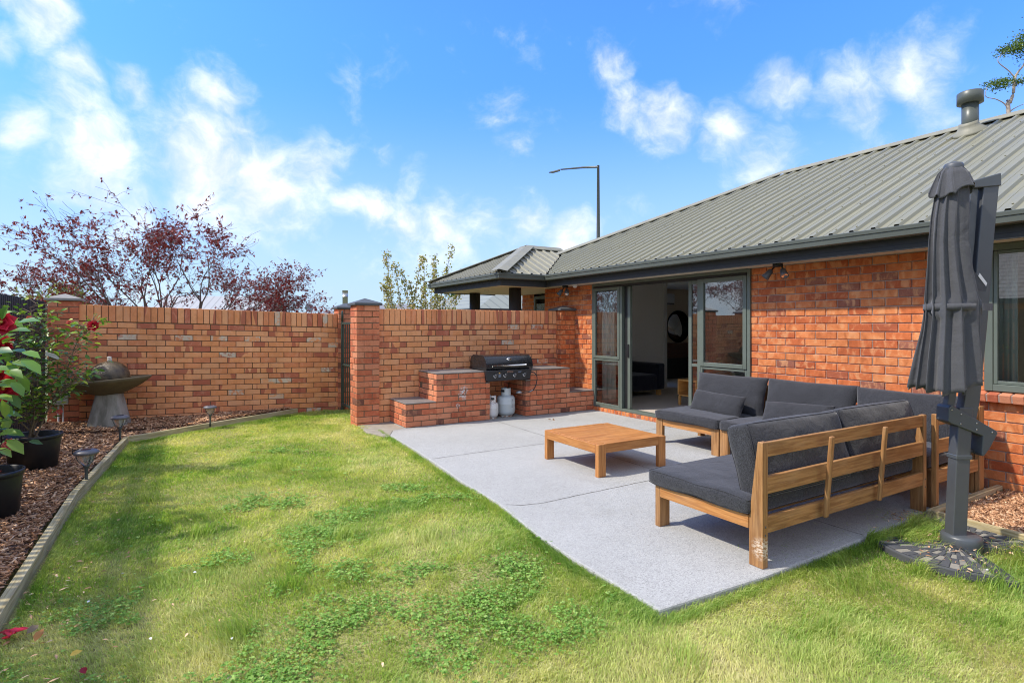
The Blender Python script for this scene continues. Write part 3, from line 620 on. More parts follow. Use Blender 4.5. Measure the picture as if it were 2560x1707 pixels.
# entry recess walls
b = MB(); bricks(b, (WX + 0.012, 9.0, 0), (1, 0, 0), (0, 1, 0), 0.80, -0.085, 27, zmax=2.16)
recalc(b.build('recess_wall', M['house_brick'], H)); b = MB(); bricks(b, (6.95, 11.1, 0), (0, -1, 0), (-1, 0, 0), 0.5, -0.085, 27, zmax=2.16)
recalc(b.build('entry_wall', M['house_brick'], H)); slab(6.955, 7.05, 10.6, 11.1, -0.1, 2.16).build('mortar', M['mortar_house'], H)
en = MB(); en.box(6.95, 7.0, 9.02, 9.10, 0, 2.1); en.box(6.95, 7.0, 10.54, 10.6, 0, 2.1); en.box(6.95, 7.0, 9.10, 10.54, 2.03, 2.1); en.box(6.95, 7.0, 10.03, 10.08, 0, 2.03); en.box(6.98, 7.0, 9.10, 10.03, 0, 2.03)
entry = en.build('entry_door', M['gutter_metal'], H, bevel=0.003)
slab(6.97, 6.978, 10.08, 10.54, 0.2, 1.93).build('leadlight_pane', M['leadlight'], entry)
# roof
TAN = math.tan(R(25)); ZE = 2.333
def ribroof(mb, O, E, D, t0, t1, sfun, efun, pitch=0.2, extra=()):
    """ribbed sheet: O eave origin, E along the eave, D up the slope (horizontal), s from sfun(t) to efun(t)"""
    O, E, D = V(O), V(E), V(D); ts = []
    n0 = math.floor(t0 / pitch) - 1; n1 = math.ceil(t1 / pitch) + 1
    for k in range(n0, n1):
        b0 = k * pitch
        for (dt, h) in ((0, 0), (0.070, 0), (0.0705, 0.003), (0.075, 0.003), (0.0755, 0), (0.138, 0), (0.152, 0.030), (0.186, 0.030), (0.1999, 0)): ts.append((b0 + dt, h))
    ts = [x for x in ts if t0 <= x[0] <= t1]
    for e in (t0, t1) + tuple(extra): ts.append((e, 0.0))
    ts.sort(); vs = []; N = len(ts)
    for (t_, h) in ts:
        s0, s1 = sfun(t_), efun(t_)
        if s1 < s0: s1 = s0
        for s_ in (s0, s1): vs.append(O + E * t_ + D * s_ + V((0, 0, s_ * TAN + h)))
    mb.raw(vs, [(2 * i, 2 * i + 2, 2 * i + 3, 2 * i + 1) for i in range(N - 1)])
    # fixing screws on the ribs
    for k in range(n0, n1):
        tt = k * pitch + 0.169
        if not (t0 < tt < t1): continue
        for s_ in (0.10, 0.95, 1.85, 2.75, 3.6, 4.15):
            if sfun(tt) + 0.05 < s_ < efun(tt) - 0.1:
                p = O + E * tt + D * s_ + V((0, 0, s_ * TAN + 0.031)); mb.lathe([(0.009, 0), (0.009, 0.004), (0.004, 0.009)], 6, Matrix.Translation(p))
rf = MB(); XE = 5.655; XR = 9.95; YC = 10.8
def m0(t): y = t; return max(0.0, 1.60 - abs(y - 9.8)) if y > 8.2 else 0.0
def m1(t): return min(XR - XE, YC - t)
ribroof(rf, (XE, 0, ZE), (0, 1, 0), (1, 0, 0), -6.0, YC, m0, m1, extra=(8.2, 9.8, YC - (XR - XE)))
zr = ZE + TAN * (XR - XE)
rf.raw([(XR, -6, zr), (14.245, -6, ZE), (14.245, YC, ZE), (XR, YC - 4.295, zr)], [(0, 1, 2, 3)])
rf.raw([(XE, YC, ZE), (XR, YC - 4.295, zr), (14.245, YC, ZE)], [(0, 1, 2)])
roof = recalc(rf.build('roof', M['roof_metal'], H))
def cap_strip(mb, a, b_, side, w=0.15, h=0.045):
    a, b_ = V(a), V(b_); d = (b_ - a).normalized(); s1 = V(side[0]).normalized() * w; s2 = V(side[1]).normalized() * w; up = V((0, 0, h)); lip = V((0, 0, -0.012))
    vs = []
    for p in (a, b_): vs += [p + up + V((0, 0, 0.012)), p + s1 + up, p + s1 + up + lip, p + s2 + up, p + s2 + up + lip, p + s1 * .06 + up + V((0, 0, .022)), p + s2 * .06 + up + V((0, 0, .022))]
    mb.raw(vs, [(5, 1, 8, 12), (1, 2, 9, 8), (6, 13, 10, 3), (3, 10, 11, 4), (5, 12, 13, 6)])
rc = MB()
cap_strip(rc, (XR, -6, zr), (XR, YC - 4.295, zr), [(-1, 0, -TAN), (1, 0, -TAN)])
hd = V((-1, 1, 0)); cap_strip(rc, (XR, YC - 4.295, zr), (XE - 0.03, YC + 0.03, ZE), [(-1, -1, -TAN), (1, 1, -TAN * 0.3)])
recalc(rc.build('ridge_cap', M['roof_metal_aged'], roof))
# flue
TF = TM(9.43, 3.36, 4.10)
fl = MB(); fl.lathe([(0.097, -0.05), (0.097, 0.42)], 28, TF); flue = fl.build('flue', M['gutter_metal'], roof)
TB_ = TF @ Matrix.Rotation(R(-25), 4, 'Y')
MB().lathe([(0.20, -0.01), (0.19, 0.03), (0.135, 0.075), (0.11, 0.12), (0.11, 0.15)], 28, TB_).build('boot', M['roof_metal_aged'], flue)
MB().lathe([(0.10, 0.405), (0.150, 0.41), (0.150, 0.555), (0.138, 0.565), (0.07, 0.585), (0.0, 0.59)], 32, TF).build('cowl', M['gutter_metal'], flue)
# porch roof
pr = MB(); X0, Y0, Y1 = 4.71, 8.262, 11.34; YM = (Y0 + Y1) / 2; hw = YM - Y0; za = ZE + TAN * hw
ribroof(pr, (X0, 0, ZE), (0, 1, 0), (1, 0, 0), Y0, Y1, lambda t: 0, lambda t: hw - abs(t - YM), pitch=0.2, extra=(YM,))
ribroof(pr, (0, Y0, ZE), (1, 0, 0), (0, 1, 0), X0, X0 + 2.4, lambda t: max(0, t - XE), lambda t: min(hw, t - X0), extra=(X0 + hw, XE))
ribroof(pr, (0, Y1, ZE), (1, 0, 0), (0, -1, 0), X0, X0 + 2.4, lambda t: 0, lambda t: min(hw, t - X0), extra=(X0 + hw, XE))
proof = recalc(pr.build('porch_roof', M['roof_metal_aged'], H))
rc = MB(); cap_strip(rc, (X0 + hw, YM, za), (X0 + 2.4, YM, za), [(0, -1, -TAN), (0, 1, -TAN)])
cap_strip(rc, (X0 + hw, YM, za), (X0 - .03, Y0 - .03, ZE), [(-1, 1, -TAN * .3), (1, -1, -TAN * .3)])
cap_strip(rc, (X0 + hw, YM, za), (X0 - .03, Y1 + .03, ZE), [(-1, -1, -TAN * .3), (1, 1, -TAN * .3)])
recalc(rc.build('ridge_cap', M['roof_metal_aged'], proof))
# gutters (outward offset profile), fascia, soffit
GP = [(0.0, 2.242), (0.085, 2.242), (0.100, 2.252), (0.104, 2.300), (0.113, 2.304), (0.116, 2.336), (0.108, 2.342), (0.098, 2.336), (0.096, 2.318), (0.0, 2.318)]
def gutter(mb, path):
    """path: list of (x, y) of the inner back line, outward to the LEFT of travel; mitred corners"""
    n = len(path); rings = []
    for i, p in enumerate(path):
        p = V((*p, 0)); nr = []
        for a, b2 in ((i - 1, i), (i, i + 1)):
            if a >= 0 and b2 < n:
                d = V((path[b2][0] - path[a][0], path[b2][1] - path[a][1], 0)).normalized(); nr.append(V((-d.y, d.x, 0)))
        nn = nr[0] if len(nr) == 1 else (nr[0] + nr[1]) / (1 + nr[0].dot(nr[1]))
        rings.append([p + nn * o + V((0, 0, z)) for (o, z) in GP])
    k = len(GP); vs = [q for r in rings for q in r]
    fs = [(i * k + j, i * k + (j + 1) % k, (i + 1) * k + (j + 1) % k, (i + 1) * k + j) for i in range(n - 1) for j in range(k)]
    fs += [tuple(range(k)), tuple(reversed(range((n - 1) * k, n * k)))]
    mb.raw(vs, fs)
gm = MB(); gutter(gm, [(5.735, -6), (5.735, 8.35), (4.795, 8.35), (4.795, 11.255), (6.3, 11.255)]); recalc(gm.build('gutter', M['gutter_metal'], H))
fm = MB()
fm.box(5.735, 5.755, -6, 8.35, 2.135, 2.31); fm.box(4.797, 5.755, 8.352, 8.372, 2.135, 2.31); fm.box(4.797, 4.817, 8.374, 11.25, 2.135, 2.31); fm.box(4.82, 6.3, 11.23, 11.25, 2.135, 2.31)
fm.build('fascia', M['fascia_paint'], H, bevel=0.002)
fm2 = MB(); fm2.box(5.7275, 5.7345, -6, 8.345, 2.128, 2.178); fm2.box(4.79, 5.727, 8.343, 8.3515, 2.128, 2.178); fm2.box(4.788, 4.7965, 8.353, 11.25, 2.128, 2.178)
fm2.build('fascia_trim', M['fascia_paint'], H, bevel=0.002)
sf = MB(); sf.box(5.756, 6.6, -6, 8.372, 2.152, 2.165)
k = 0
for yy in np.arange(8.374, 11.2, 0.15):
    sf.box(4.818, 7.4, yy, min(yy + 0.146, 11.228), 2.152, 2.165)
sf.build('soffit', M['soffit_paint'], H, bevel=0.002)
slab(4.9, 7.4, 8.375, 11.2, 2.17, 2.19).build('porch_ceiling_backing', M['fascia_paint'], H)
for (x, y) in ((5.50, 9.04), (5.60, 10.90)):
    MB().lathe([(0.118, -0.05), (0.118, 2.15)], 32, TM(x, y, 0)).build('porch_column', M['column_paint'], H)
# porch down-light
MB().lathe([(0.05, 2.144), (0.05, 2.152)], 20, TM(5.35, 9.9, 0)).build('downlight', M['chrome'], H)
# window & door joinery
def frame(mb, y0, y1, z0, z1, wd, x0, x1, sill=None):
    mb.box(x0, x1, y0, y0 + wd, z0, z1); mb.box(x0, x1, y1 - wd, y1, z0, z1)
    mb.box(x0 + .0005, x1 - .0005, y0 + wd, y1 - wd, z1 - wd, z1); mb.box(x0 + .0005, x1 - .0005, y0 + wd, y1 - wd, z0, z0 + (sill or wd))
def pane(parent, y0, y1, z0, z1, x):
    MB().raw([(x, y0, z0), (x, y0, z1), (x, y1, z1), (x, y1, z0)], [(0, 1, 2, 3)]).build('pane', M['window_glass'], parent)
DZ0, DZ1 = 0.062, 2.148
dm = MB(); frame(dm, 4.435, 7.525, DZ0, DZ1, 0.045, 6.125, 6.235)
dm.box(6.128, 6.232, 6.775, 6.83, DZ0 + .045, DZ1 - .045)
dm.box(6.128, 6.232, 5.205, 5.26, DZ0 + .045, DZ1 - .045)
door = dm.build('sliding_door', M['window_alu'], H, bevel=0.003)
MB().box(6.12, 6.2345, 4.48, 7.48, 2.07, 2.10).build('shaded_head_track', M['black_seal'], door)  # black colour carries the shade at the door head
# left side light: opening sash above, fixed light below
s1_ = MB(); frame(s1_, 6.832, 7.478, 0.885, 2.068, 0.048, 6.118, 6.165); sash = s1_.build('sash', M['window_alu'], door, bevel=0.004); pane(sash, 6.88, 7.43, 0.93, 2.02, 6.14)
s1_ = MB(); frame(s1_, 6.832, 7.478, 0.108, 0.878, 0.030, 6.128, 6.175); sash = s1_.build('sash', M['window_alu'], door, bevel=0.003); pane(sash, 6.862, 7.448, 0.138, 0.848, 6.15)
# right fixed light
s1_ = MB(); frame(s1_, 4.482, 5.203, 0.885, 2.068, 0.055, 6.115, 6.165); sash = s1_.build('sash', M['window_alu'], door, bevel=0.004); pane(sash, 4.537, 5.148, 0.94, 2.013, 6.14)
s1_ = MB(); frame(s1_, 4.482, 5.203, 0.108, 0.878, 0.030, 6.128, 6.175); sash = s1_.build('sash', M['window_alu'], door, bevel=0.003); pane(sash, 4.512, 5.173, 0.138, 0.848, 6.15)
# sliding leaf pushed open, with mid rail; left stile next to side light carries the handle
s1_ = MB(); frame(s1_, 4.49, 5.465, 0.108, 2.068, 0.055, 6.185, 6.225); s1_.box(6.186, 6.224, 4.545, 5.41, 0.865, 0.905); leaf = s1_.build('sliding_leaf', M['window_alu'], door, bevel=0.003)
pane(leaf, 4.545, 5.41, 0.905, 2.013, 6.20); pane(leaf, 4.545, 5.41, 0.163, 0.865, 6.20)
MB().box(6.18, 6.228, 6.64, 6.70, 0.108, 2.068).build('door_stile', M['window_alu'], door, bevel=0.003)
MB().box(6.185, 6.225, 6.70, 6.774, 0.108, 2.068).build('jamb_seal', M['black_seal'], door)
MB().box(6.160, 6.181, 6.655, 6.685, 0.93, 1.14).build('handle', M['black_seal'], door, bevel=0.006, bseg=2)
# brick sill under the door
sb = MB(); y = 4.44
while y < 7.50:
    sb.box(6.105, 6.20, y, y + 0.076, 0.001, 0.060, c=bcol()); y += 0.086
sb.build('door_sill_bricks', M['house_brick'], H, bevel=0.003); slab(6.11, 6.2, 4.44, 7.52, -0.01, 0.055).build('door_sill_mortar', M['mortar_house'], H)
# right window
wm = MB(); frame(wm, 0.255, 2.08, 0.862, 2.148, 0.06, 6.12, 6.235); wm.box(6.122, 6.232, 1.10, 1.15, 0.922, 2.088)
win = wm.build('window', M['window_alu'], H, bevel=0.004)
wi = MB(); frame(wi, 1.152, 2.018, 0.924, 2.086, 0.028, 6.13, 6.175); sash = wi.build('sash', M['window_alu'], win, bevel=0.003); pane(sash, 1.18, 1.99, 0.952, 2.058, 6.15)
wi = MB(); frame(wi, 0.317, 1.098, 0.924, 2.086, 0.028, 6.13, 6.175); sash = wi.build('sash', M['window_alu'], win, bevel=0.003); pane(sash, 0.345, 1.07, 0.952, 2.058, 6.15)
sb = MB(); y = 2.135
while y > 0.2:
    T = TM(6.15, y - 0.04, 0.862, 0, 0, R(-14)); sb.box(-0.085, 0.09, -0.038, 0.038, -0.078, -0.004, M=T, c=bcol()); y -= 0.087
sb.build('window_sill_bricks', M['rustic_brick'], H, bevel=0.006, bseg=2)
mm = MB(); mm.box(-0.078, 0.08, 0.22 - 2.1, 0.03, -0.074, -0.012, M=TM(6.15, 2.1, 0.862, 0, 0, R(-14))); mm.build('window_sill_mortar', M['mortar_house'], H)
# interior shell
fi = MB(); fi.box(6.236, 12.5, -3, 11.0, 0.02, 0.09); fi.build('floor', M['carpet'], H)
MB().box(6.236, 12.5, -3, 11.0, 2.40, 2.43).build('ceiling', M['ceiling_paint'], H)
iw = MB()
iw.box(6.26, 6.30, -3, 0.22, 0.09, 2.4); iw.box(6.26, 6.30, 2.11, 4.41, 0.09, 2.4); iw.box(6.26, 6.30, 7.64, 8.78, 0.09, 2.4); iw.box(6.26, 6.30, 0.22, 2.11, 0.09, 0.86); iw.box(6.26, 6.30, 0.22, 2.11, 2.15, 2.4); iw.box(6.26, 6.30, 4.41, 7.64, 2.15, 2.4)
iw.box(6.26, 9.25, 8.80, 8.90, 0.09, 2.4); iw.box(6.301, 12.5, 2.90, 3.0, 0.09, 2.4)
iw.box(12.4, 12.5, 3.0, 11.0, 0.09, 2.4)
iw.build('inner_wall', M['plaster'], H)
MB().box(9.27, 12.4, 10.4, 10.5, 0.09, 2.4).build('inner_wall', M['plaster_tan'], H)
MB().box(9.0, 9.1, -3, 2.9, 0.09, 2.4).build('inner_wall', M['plaster_tan'], H)
tr = MB(); tr.box(9.17, 9.27, 8.785, 8.915, 0.09, 2.4); tr.box(6.31, 9.169, 8.79, 8.80, 0.09, 0.19); tr.build('trim', M['skirting_white'], H)
MB().box(7.06, 7.1, 8.92, 11.2, -0.1, 2.4).build('wall_lining', M['fascia_paint'], H)
# curtains
def curtain(label, x, y0, y1, z0, z1, n=5, amp=0.035):
    seg = n * 10; vs = []
    for i in range(seg + 1):
        u = i / seg
        for z in (z0, z1):
            a = amp * math.sin(u * n * 2 * math.pi) * (1.0 if z == z0 else 0.7) + 0.01 * math.sin(u * 17)
            vs.append((x + a, y0 + (y1 - y0) * u + 0.01 * math.sin(u * n * 4 * math.pi), z))
    o = MB().raw(vs, [(2 * i, 2 * i + 2, 2 * i + 3, 2 * i + 1) for i in range(seg)], True).build('curtain', M['curtain'])
    md = o.modifiers.new('th', 'SOLIDIFY'); md.thickness = 0.003
    return tag(o, label, 'curtain', 'pale curtains behind the house glass')
curtain('pale green curtain gathered behind the narrow side window', 6.285, 7.13, 7.42, 0.11, 2.25)
curtain('pale curtain at the edge of the right house window', 6.38, 1.93, 2.06, 0.80, 2.2, 3, 0.02)

# ------------------------------------------------------------------ barbecue & gas bottles
bq = thing('barbecue', 'black four burner gas barbecue with closed hood built into the brick bench', 'barbecue', (4.43, 7.7, 0.59))
prof = [(7.475, 0.755), (7.462, 0.80), (7.475, 0.86), (7.505, 0.915), (7.55, 0.955), (7.61, 0.975), (7.90, 0.975), (7.96, 0.95), (8.0, 0.88), (8.0, 0.755)]
def extr(mb, prof, x0, x1, smooth=False, mi=0):
    n = len(prof); vs = [(x0, y, z) for y, z in prof] + [(x1, y, z) for y, z in prof]
    fs = [(i, (i + 1) % n, n + (i + 1) % n, n + i) for i in range(n)]
    mb.raw(vs, fs, smooth, mi); mb.raw(vs, [tuple(range(n)), tuple(reversed(range(n, 2 * n)))], False, mi)
hd_ = MB(); extr(hd_, prof, 4.045, 4.855, True); hood = recalc(hd_.build('hood', M['bbq_enamel'], bq, bevel=0.004, bseg=2))
for xs in (4.030, 4.856): e_ = MB(); extr(e_, [((y - 7.72) * 1.02 + 7.72, (z - 0.755) * 1.015 + 0.755) for y, z in prof], xs, xs + 0.0145); recalc(e_.build('hood_end', M['bbq_enamel'], bq, bevel=0.003))
hn = MB(); hn.tube([(4.115, 7.415, 0.822), (4.715, 7.415, 0.822)], 0.0125, 16); hn.tube([(4.15, 7.415, 0.822), (4.15, 7.47, 0.822)], 0.008, 8); hn.tube([(4.68, 7.415, 0.822), (4.68, 7.47, 0.822)], 0.008, 8)
hn.build('handle', M['chrome'], hood)
TB = TM(4.455, 7.502, 0.912) @ Matrix.Rotation(R(60), 4, 'X')
MB().lathe([(0.040, 0), (0.040, 0.006), (0.036, 0.008), (0.0, 0.008)], 28, TB @ Matrix.Scale(0.72, 4, (0, 1, 0))).build('badge', M['chrome'], hood)
mb = MB(); mb.lathe([(0.026, 0.0085), (0.0, 0.0095)], 24, TB @ Matrix.Scale(0.72, 4, (0, 1, 0))); mb.build('badge_centre', M['knob_grey'], hood)
cp = MB()
cp.hexa([(4.02, 7.435, 0.592), (4.80, 7.435, 0.592), (4.80, 7.60, 0.592), (4.02, 7.60, 0.592), (4.00, 7.415, 0.752), (4.825, 7.415, 0.752), (4.825, 7.60, 0.752), (4.00, 7.60, 0.752)])
panel = cp.build('control_panel', M['bbq_panel'], bq, bevel=0.008, bseg=3)
MB().box(4.06, 4.80, 7.601, 8.02, 0.60, 0.75).build('firebox', M['bbq_enamel'], bq)
def TP(x, z, off=0.0): return TM(x, 7.4255 - (z - 0.672) * 0.125 - off, z) @ Matrix.Rotation(R(90) - 0.12, 4, 'X')
for x in (4.168, 4.342, 4.516, 4.694):
    MB().lathe([(0.026, 0.0), (0.026, 0.006), (0.020, 0.010), (0.019, 0.028), (0.015, 0.031), (0.0, 0.031)], 24, TP(x, 0.675)).build('knob', M['knob_grey'], panel)
    rg = MB(); rg.lathe([(0.0285, 0.0), (0.0285, 0.002), (0.026, 0.0025)], 28, TP(x, 0.675), cap=False)
    arc = []; 
    for k in range(13):
        a = R(175 + k * 8.5); arc.append((0.033 * math.cos(a), 0.033 * math.sin(a), 0.002)); 
    T_ = TP(x, 0.675); vs = []
    for k in range(13):
        a = R(175 + k * 8.5)
        for r_ in (0.0315, 0.0375 - abs(k - 5) * 0.0004): vs.append(T_ @ V((r_ * math.cos(a), r_ * math.sin(a), 0.0015)))
    rg.raw(vs, [(2 * k, 2 * k + 1, 2 * k + 3, 2 * k + 2) for k in range(12)])
    rg.lathe([(0.003, 0), (0.003, 0.002), (0, 0.002)], 8, TP(x, 0.637)); rg.lathe([(0.002, 0), (0.002, 0.002), (0, 0.002)], 8, TP(x + 0.034, 0.70))
    rg.build('dial_marking', M['mark_white'], panel)
mb = MB(); mb.raw([TP(4.235, 0.713) @ V(p) for p in ((-0.016, -0.012, .0015), (0.016, -0.012, .0015), (0, 0.017, .0015))], [(0, 1, 2)]); mb.build('warning_label', M['warning_yellow'], panel)
mb = MB()
for k in range(6): mb.raw([TP(4.245, 0.69 - k * .0085) @ V(p) for p in ((-0.024, -0.0028, .0015), (0.024 - (k % 3) * .006, -0.0028, .0015), (0.024 - (k % 3) * .006, 0.0028, .0015), (-0.024, 0.0028, .0015))], [(0, 1, 2, 3)])
mb.build('instruction_label', M['label_blue'], panel); mb = MB()
for k in range(3): mb.raw([TP(4.605, 0.722 - k * .008) @ V(p) for p in ((-0.032, -0.002, .0015), (0.030 - k * .01, -0.002, .0015), (0.030 - k * .01, 0.002, .0015), (-0.032, 0.002, .0015))], [(0, 1, 2, 3)])
mb.build('instruction_label', M['label_blue'], panel)
mb = MB(); mb.box(-0.052, 0.052, -0.013, 0.013, 0, 0.003, M=TP(4.425, 0.726)); mb.build('name_plate', M['chrome'], panel, bevel=0.002)
mb = MB(); mb.box(-0.045, 0.045, -0.007, 0.007, 0.0032, 0.004, M=TP(4.425, 0.726)); mb.build('name_plate_centre', M['black_seal'], panel)
hs = MB(); pts = [(4.79, 7.48, 0.695), (4.85, 7.44, 0.70), (4.905, 7.42, 0.66), (4.925, 7.42, 0.59), (4.905, 7.42, 0.50), (4.86, 7.42, 0.425), (4.80, 7.43, 0.392), (4.74, 7.45, 0.380), (4.62, 7.50, 0.378)]
def smooth_path(pts, n=6):
    P = [V(p) for p in pts]; out = []
    for i in range(len(P) - 1):
        p0, p1, p2, p3 = P[max(i - 1, 0)], P[i], P[i + 1], P[min(i + 2, len(P) - 1)]
        for k in range(n):
            t = k / n; out.append(0.5 * ((2 * p1) + (p2 - p0) * t + (2 * p0 - 5 * p1 + 4 * p2 - p3) * t * t + (3 * p1 - p0 - 3 * p2 + p3) * t ** 3))
    return out + [P[-1]]
hose = thing('gas_hose', 'black gas hose with regulator hanging from the barbecue', 'gas hose', (4.85, 7.45, 0.5))
hs.tube(smooth_path(pts), 0.0075, 10); hs.build('hose', M['rubber'], hose)
MB().tube([(4.845, 7.425, 0.415), (4.79, 7.435, 0.388)], 0.011, 10).build('hose_fitting', M['galvanised'], hose)
mb = MB(); mb.lathe([(0.045, -0.012), (0.05, 0.0), (0.045, 0.012), (0.02, 0.025), (0.0, 0.027)], 20, TM(4.64, 7.50, 0.385)); mb.build('regulator', M['galvanised'], hose)
def gas(label, x, y, r, zt, zc, m1, rz, coll_w):
    t = thing('gas_cylinder', label, 'gas bottle', (x, y, 0), 0, 'gas bottles under the barbecue'); T = TM(x, y, 0, rz)
    pf = [(r * 0.5, 0.022), (r * 0.75, 0.028), (r * 0.94, 0.055), (r, 0.09), (r, (zt + .06) * .5), (r * 1.012, (zt + .06) * .5 + 0.003), (r, (zt + .06) * .5 + 0.006), (r, zt - r * 0.55), (r * 0.95, zt - r * 0.32), (r * 0.80, zt - r * 0.14), (r * 0.5, zt - 0.015), (r * 0.25, zt), (0.0, zt + 0.001)]
    MB().lathe(pf, 40, T).build('body', M[m1], t)
    ft = MB(); ft.lathe([(r * 0.70, 0.0), (r * 0.72, 0.03), (r * 0.70, 0.03), (r * 0.68, 0.0)], 32, T, cap=False); ft.build('foot_ring', M['rusty_ring'], t)
    cr = coll_w / 2; co = MB(); n = 40; open_half = 0.55; zb = zt - 0.02
    vs = []; fs = []
    for k in range(n + 1):
        a = open_half + (2 * math.pi - 2 * open_half) * k / n
        for (rr, z) in ((cr, zb), (cr, zc - 0.008), (cr - 0.003, zc), (cr - 0.008, zc - 0.006), (cr - 0.007, zb)): vs.append(T @ V((rr * math.cos(a), rr * math.sin(a), z)))
    for k in range(n):
        a = open_half + (2 * math.pi - 2 * open_half) * (k + .5) / n
        hole = abs(((a - math.pi) + math.pi) % (2 * math.pi) - math.pi) < 0.55
        for j in range(4): fs.append((k * 5 + j, (k + 1) * 5 + j, (k + 1) * 5 + j + 1, k * 5 + j + 1))
    co.raw(vs, fs, True); co.build('collar', M[m1], t)
    # hand opening dark plate + valve
    hp = MB(); a0 = 0; hp.box(-cr - 0.002, -cr + 0.001, -cr * 0.42, cr * 0.42, zc - 0.062, zc - 0.026, M=T); hp.build('hand_hole', M['black_seal'], t, bevel=0.0)
    MB().lathe([(0.016, zt - 0.01), (0.016, zc - 0.05), (0.022, zc - 0.045), (0.022, zc - 0.03), (0.0, zc - 0.028)], 12, T).build('valve', M['brass'], t)
    return t
gas('small white gas bottle with rust on its shoulder', 4.195, 7.57, 0.092, 0.258, 0.355, 'cylinder_white', R(60), 0.115)
gb = gas('large pale grey gas bottle under the barbecue', 4.49, 7.66, 0.146, 0.345, 0.450, 'cylinder_grey', R(20), 0.155)
mb = MB()
for k in range(9):
    a = R(-78 + random.uniform(-1, 1)); z = 0.15 + k * 0.016; T = TM(4.49, 7.66, 0) @ Matrix.Rotation(a, 4, 'Z')
    mb.box(0.1462, 0.1470, -0.008, random.uniform(0.0, 0.010), z, z + random.uniform(0.006, 0.012), M=T)
mb.build('side_marking', M['black_seal'], gb)

# ------------------------------------------------------------------ stone fountain
fo = thing('stone_fountain', 'round stone ball fountain on a wide dish bowl and pedestal', 'fountain', (-0.80, 9.52, 0.05))
pd = MB(); vs = []; q = 16
for (hw_, z, rr) in ((0.222, 0.0, .25), (0.220, 0.05, .25), (0.142, 0.44, .3), (0.135, 0.455, .3)):
    for k in range(q):
        a = 2 * math.pi * (k + .5) / q; sx = math.copysign(abs(math.cos(a)) ** 0.42, math.cos(a)); sy = math.copysign(abs(math.sin(a)) ** 0.42, math.sin(a))
        p = Matrix.Rotation(R(-15), 4, 'Z') @ V((hw_ * sx, hw_ * sy, 0)); vs.append((p.x - 0.80, p.y + 9.52, z + 0.04))
fs = [(i * q + k, i * q + (k + 1) % q, (i + 1) * q + (k + 1) % q, (i + 1) * q + k) for i in range(3) for k in range(q)] + [tuple(range(3 * q, 4 * q))]
pd.raw(vs, fs, True); recalc(pd.build('pedestal', M['stone_pedestal'], fo))
TBW = TM(-0.795, 9.52, 0.478) @ Matrix.Rotation(R(-31), 4, 'Z') @ Matrix.Rotation(R(-4.5), 4, 'Y')
MB().lathe([(0.0, -0.005), (0.10, 0.0), (0.16, 0.012), (0.26, 0.05), (0.38, 0.11), (0.47, 0.17), (0.505, 0.205), (0.500, 0.222), (0.485, 0.222), (0.44, 0.185), (0.30, 0.125), (0.15, 0.10), (0.0, 0.095)], 56, TBW, cap=False).build('bowl', M['stone_mossy'], fo)
pf = [(0.243 * math.sin(math.pi * k / 18) ** 0.97, 0.188 - 0.228 * math.cos(math.pi * k / 18)) for k in range(19)]
MB().lathe(pf, 40, TM(-0.80, 9.52, 0.530), cap=False).build('ball', M['stone_wet'], fo)
MB().lathe([(0.030, 0.0), (0.024, 0.025), (0.022, 0.045), (0.026, 0.058), (0.012, 0.068), (0.0, 0.066)], 16, TM(-0.80, 9.52, 0.94), mod=lambda a, z: 1 + 0.25 * math.sin(a * 5 + z * 90)).build('water_jet', M['water_clear'], fo)

# ------------------------------------------------------------------ solar path lights
def solar(label, x, y, z, s):
    t = thing('path_light', label, 'solar light', (x, y, z), 0, 'solar path lights in the bark bed'); T = TM(x, y, z) @ Matrix.Rotation(random.uniform(-.06, .06), 4, 'X') @ Matrix.Scale(s, 4)
    MB().lathe([(0.0, 0.232), (0.092, 0.232), (0.098, 0.240), (0.096, 0.252), (0.080, 0.266), (0.060, 0.272), (0.0, 0.273)], 32, T, cap=False).build('cap', M['lamp_top_grey'], t)
    MB().box(-0.035, 0.035, -0.035, 0.035, 0.273, 0.2745, M=T).build('solar_cell', M['solar_panel'], t)
    MB().lathe([(0.022, 0.135), (0.045, 0.165), (0.056, 0.20), (0.060, 0.231)], 24, T, cap=False).build('lens', M['clear_plastic'], t)
    cg = MB()
    for k in range(4):
        a = k * math.pi / 2 + 0.5; P = lambda r, zz: T @ V((r * math.cos(a), r * math.sin(a), zz))
        cg.tube([P(0.080, 0.235), P(0.074, 0.20), P(0.054, 0.162), P(0.022, 0.132)], 0.0035, 6)
    cg.lathe([(0.0, 0.10), (0.018, 0.105), (0.026, 0.122), (0.026, 0.135), (0.0, 0.136)], 16, T, cap=False); cg.build('cage', M['umbrella_plastic'], t)
    MB().lathe([(0.012, -0.06), (0.0125, 0.02), (0.015, 0.10), (0.019, 0.108)], 12, T).build('spike', M['umbrella_plastic'], t)
    return t
solar('nearest solar path light beside the long edging board', -0.70, 6.30, 0.045, 1.0)
solar('solar path light standing in front of the fountain pedestal', -0.60, 8.40, 0.05, 1.02)
solar('solar path light in the bark near the long brick wall', 0.41, 9.05, 0.05, 0.90)

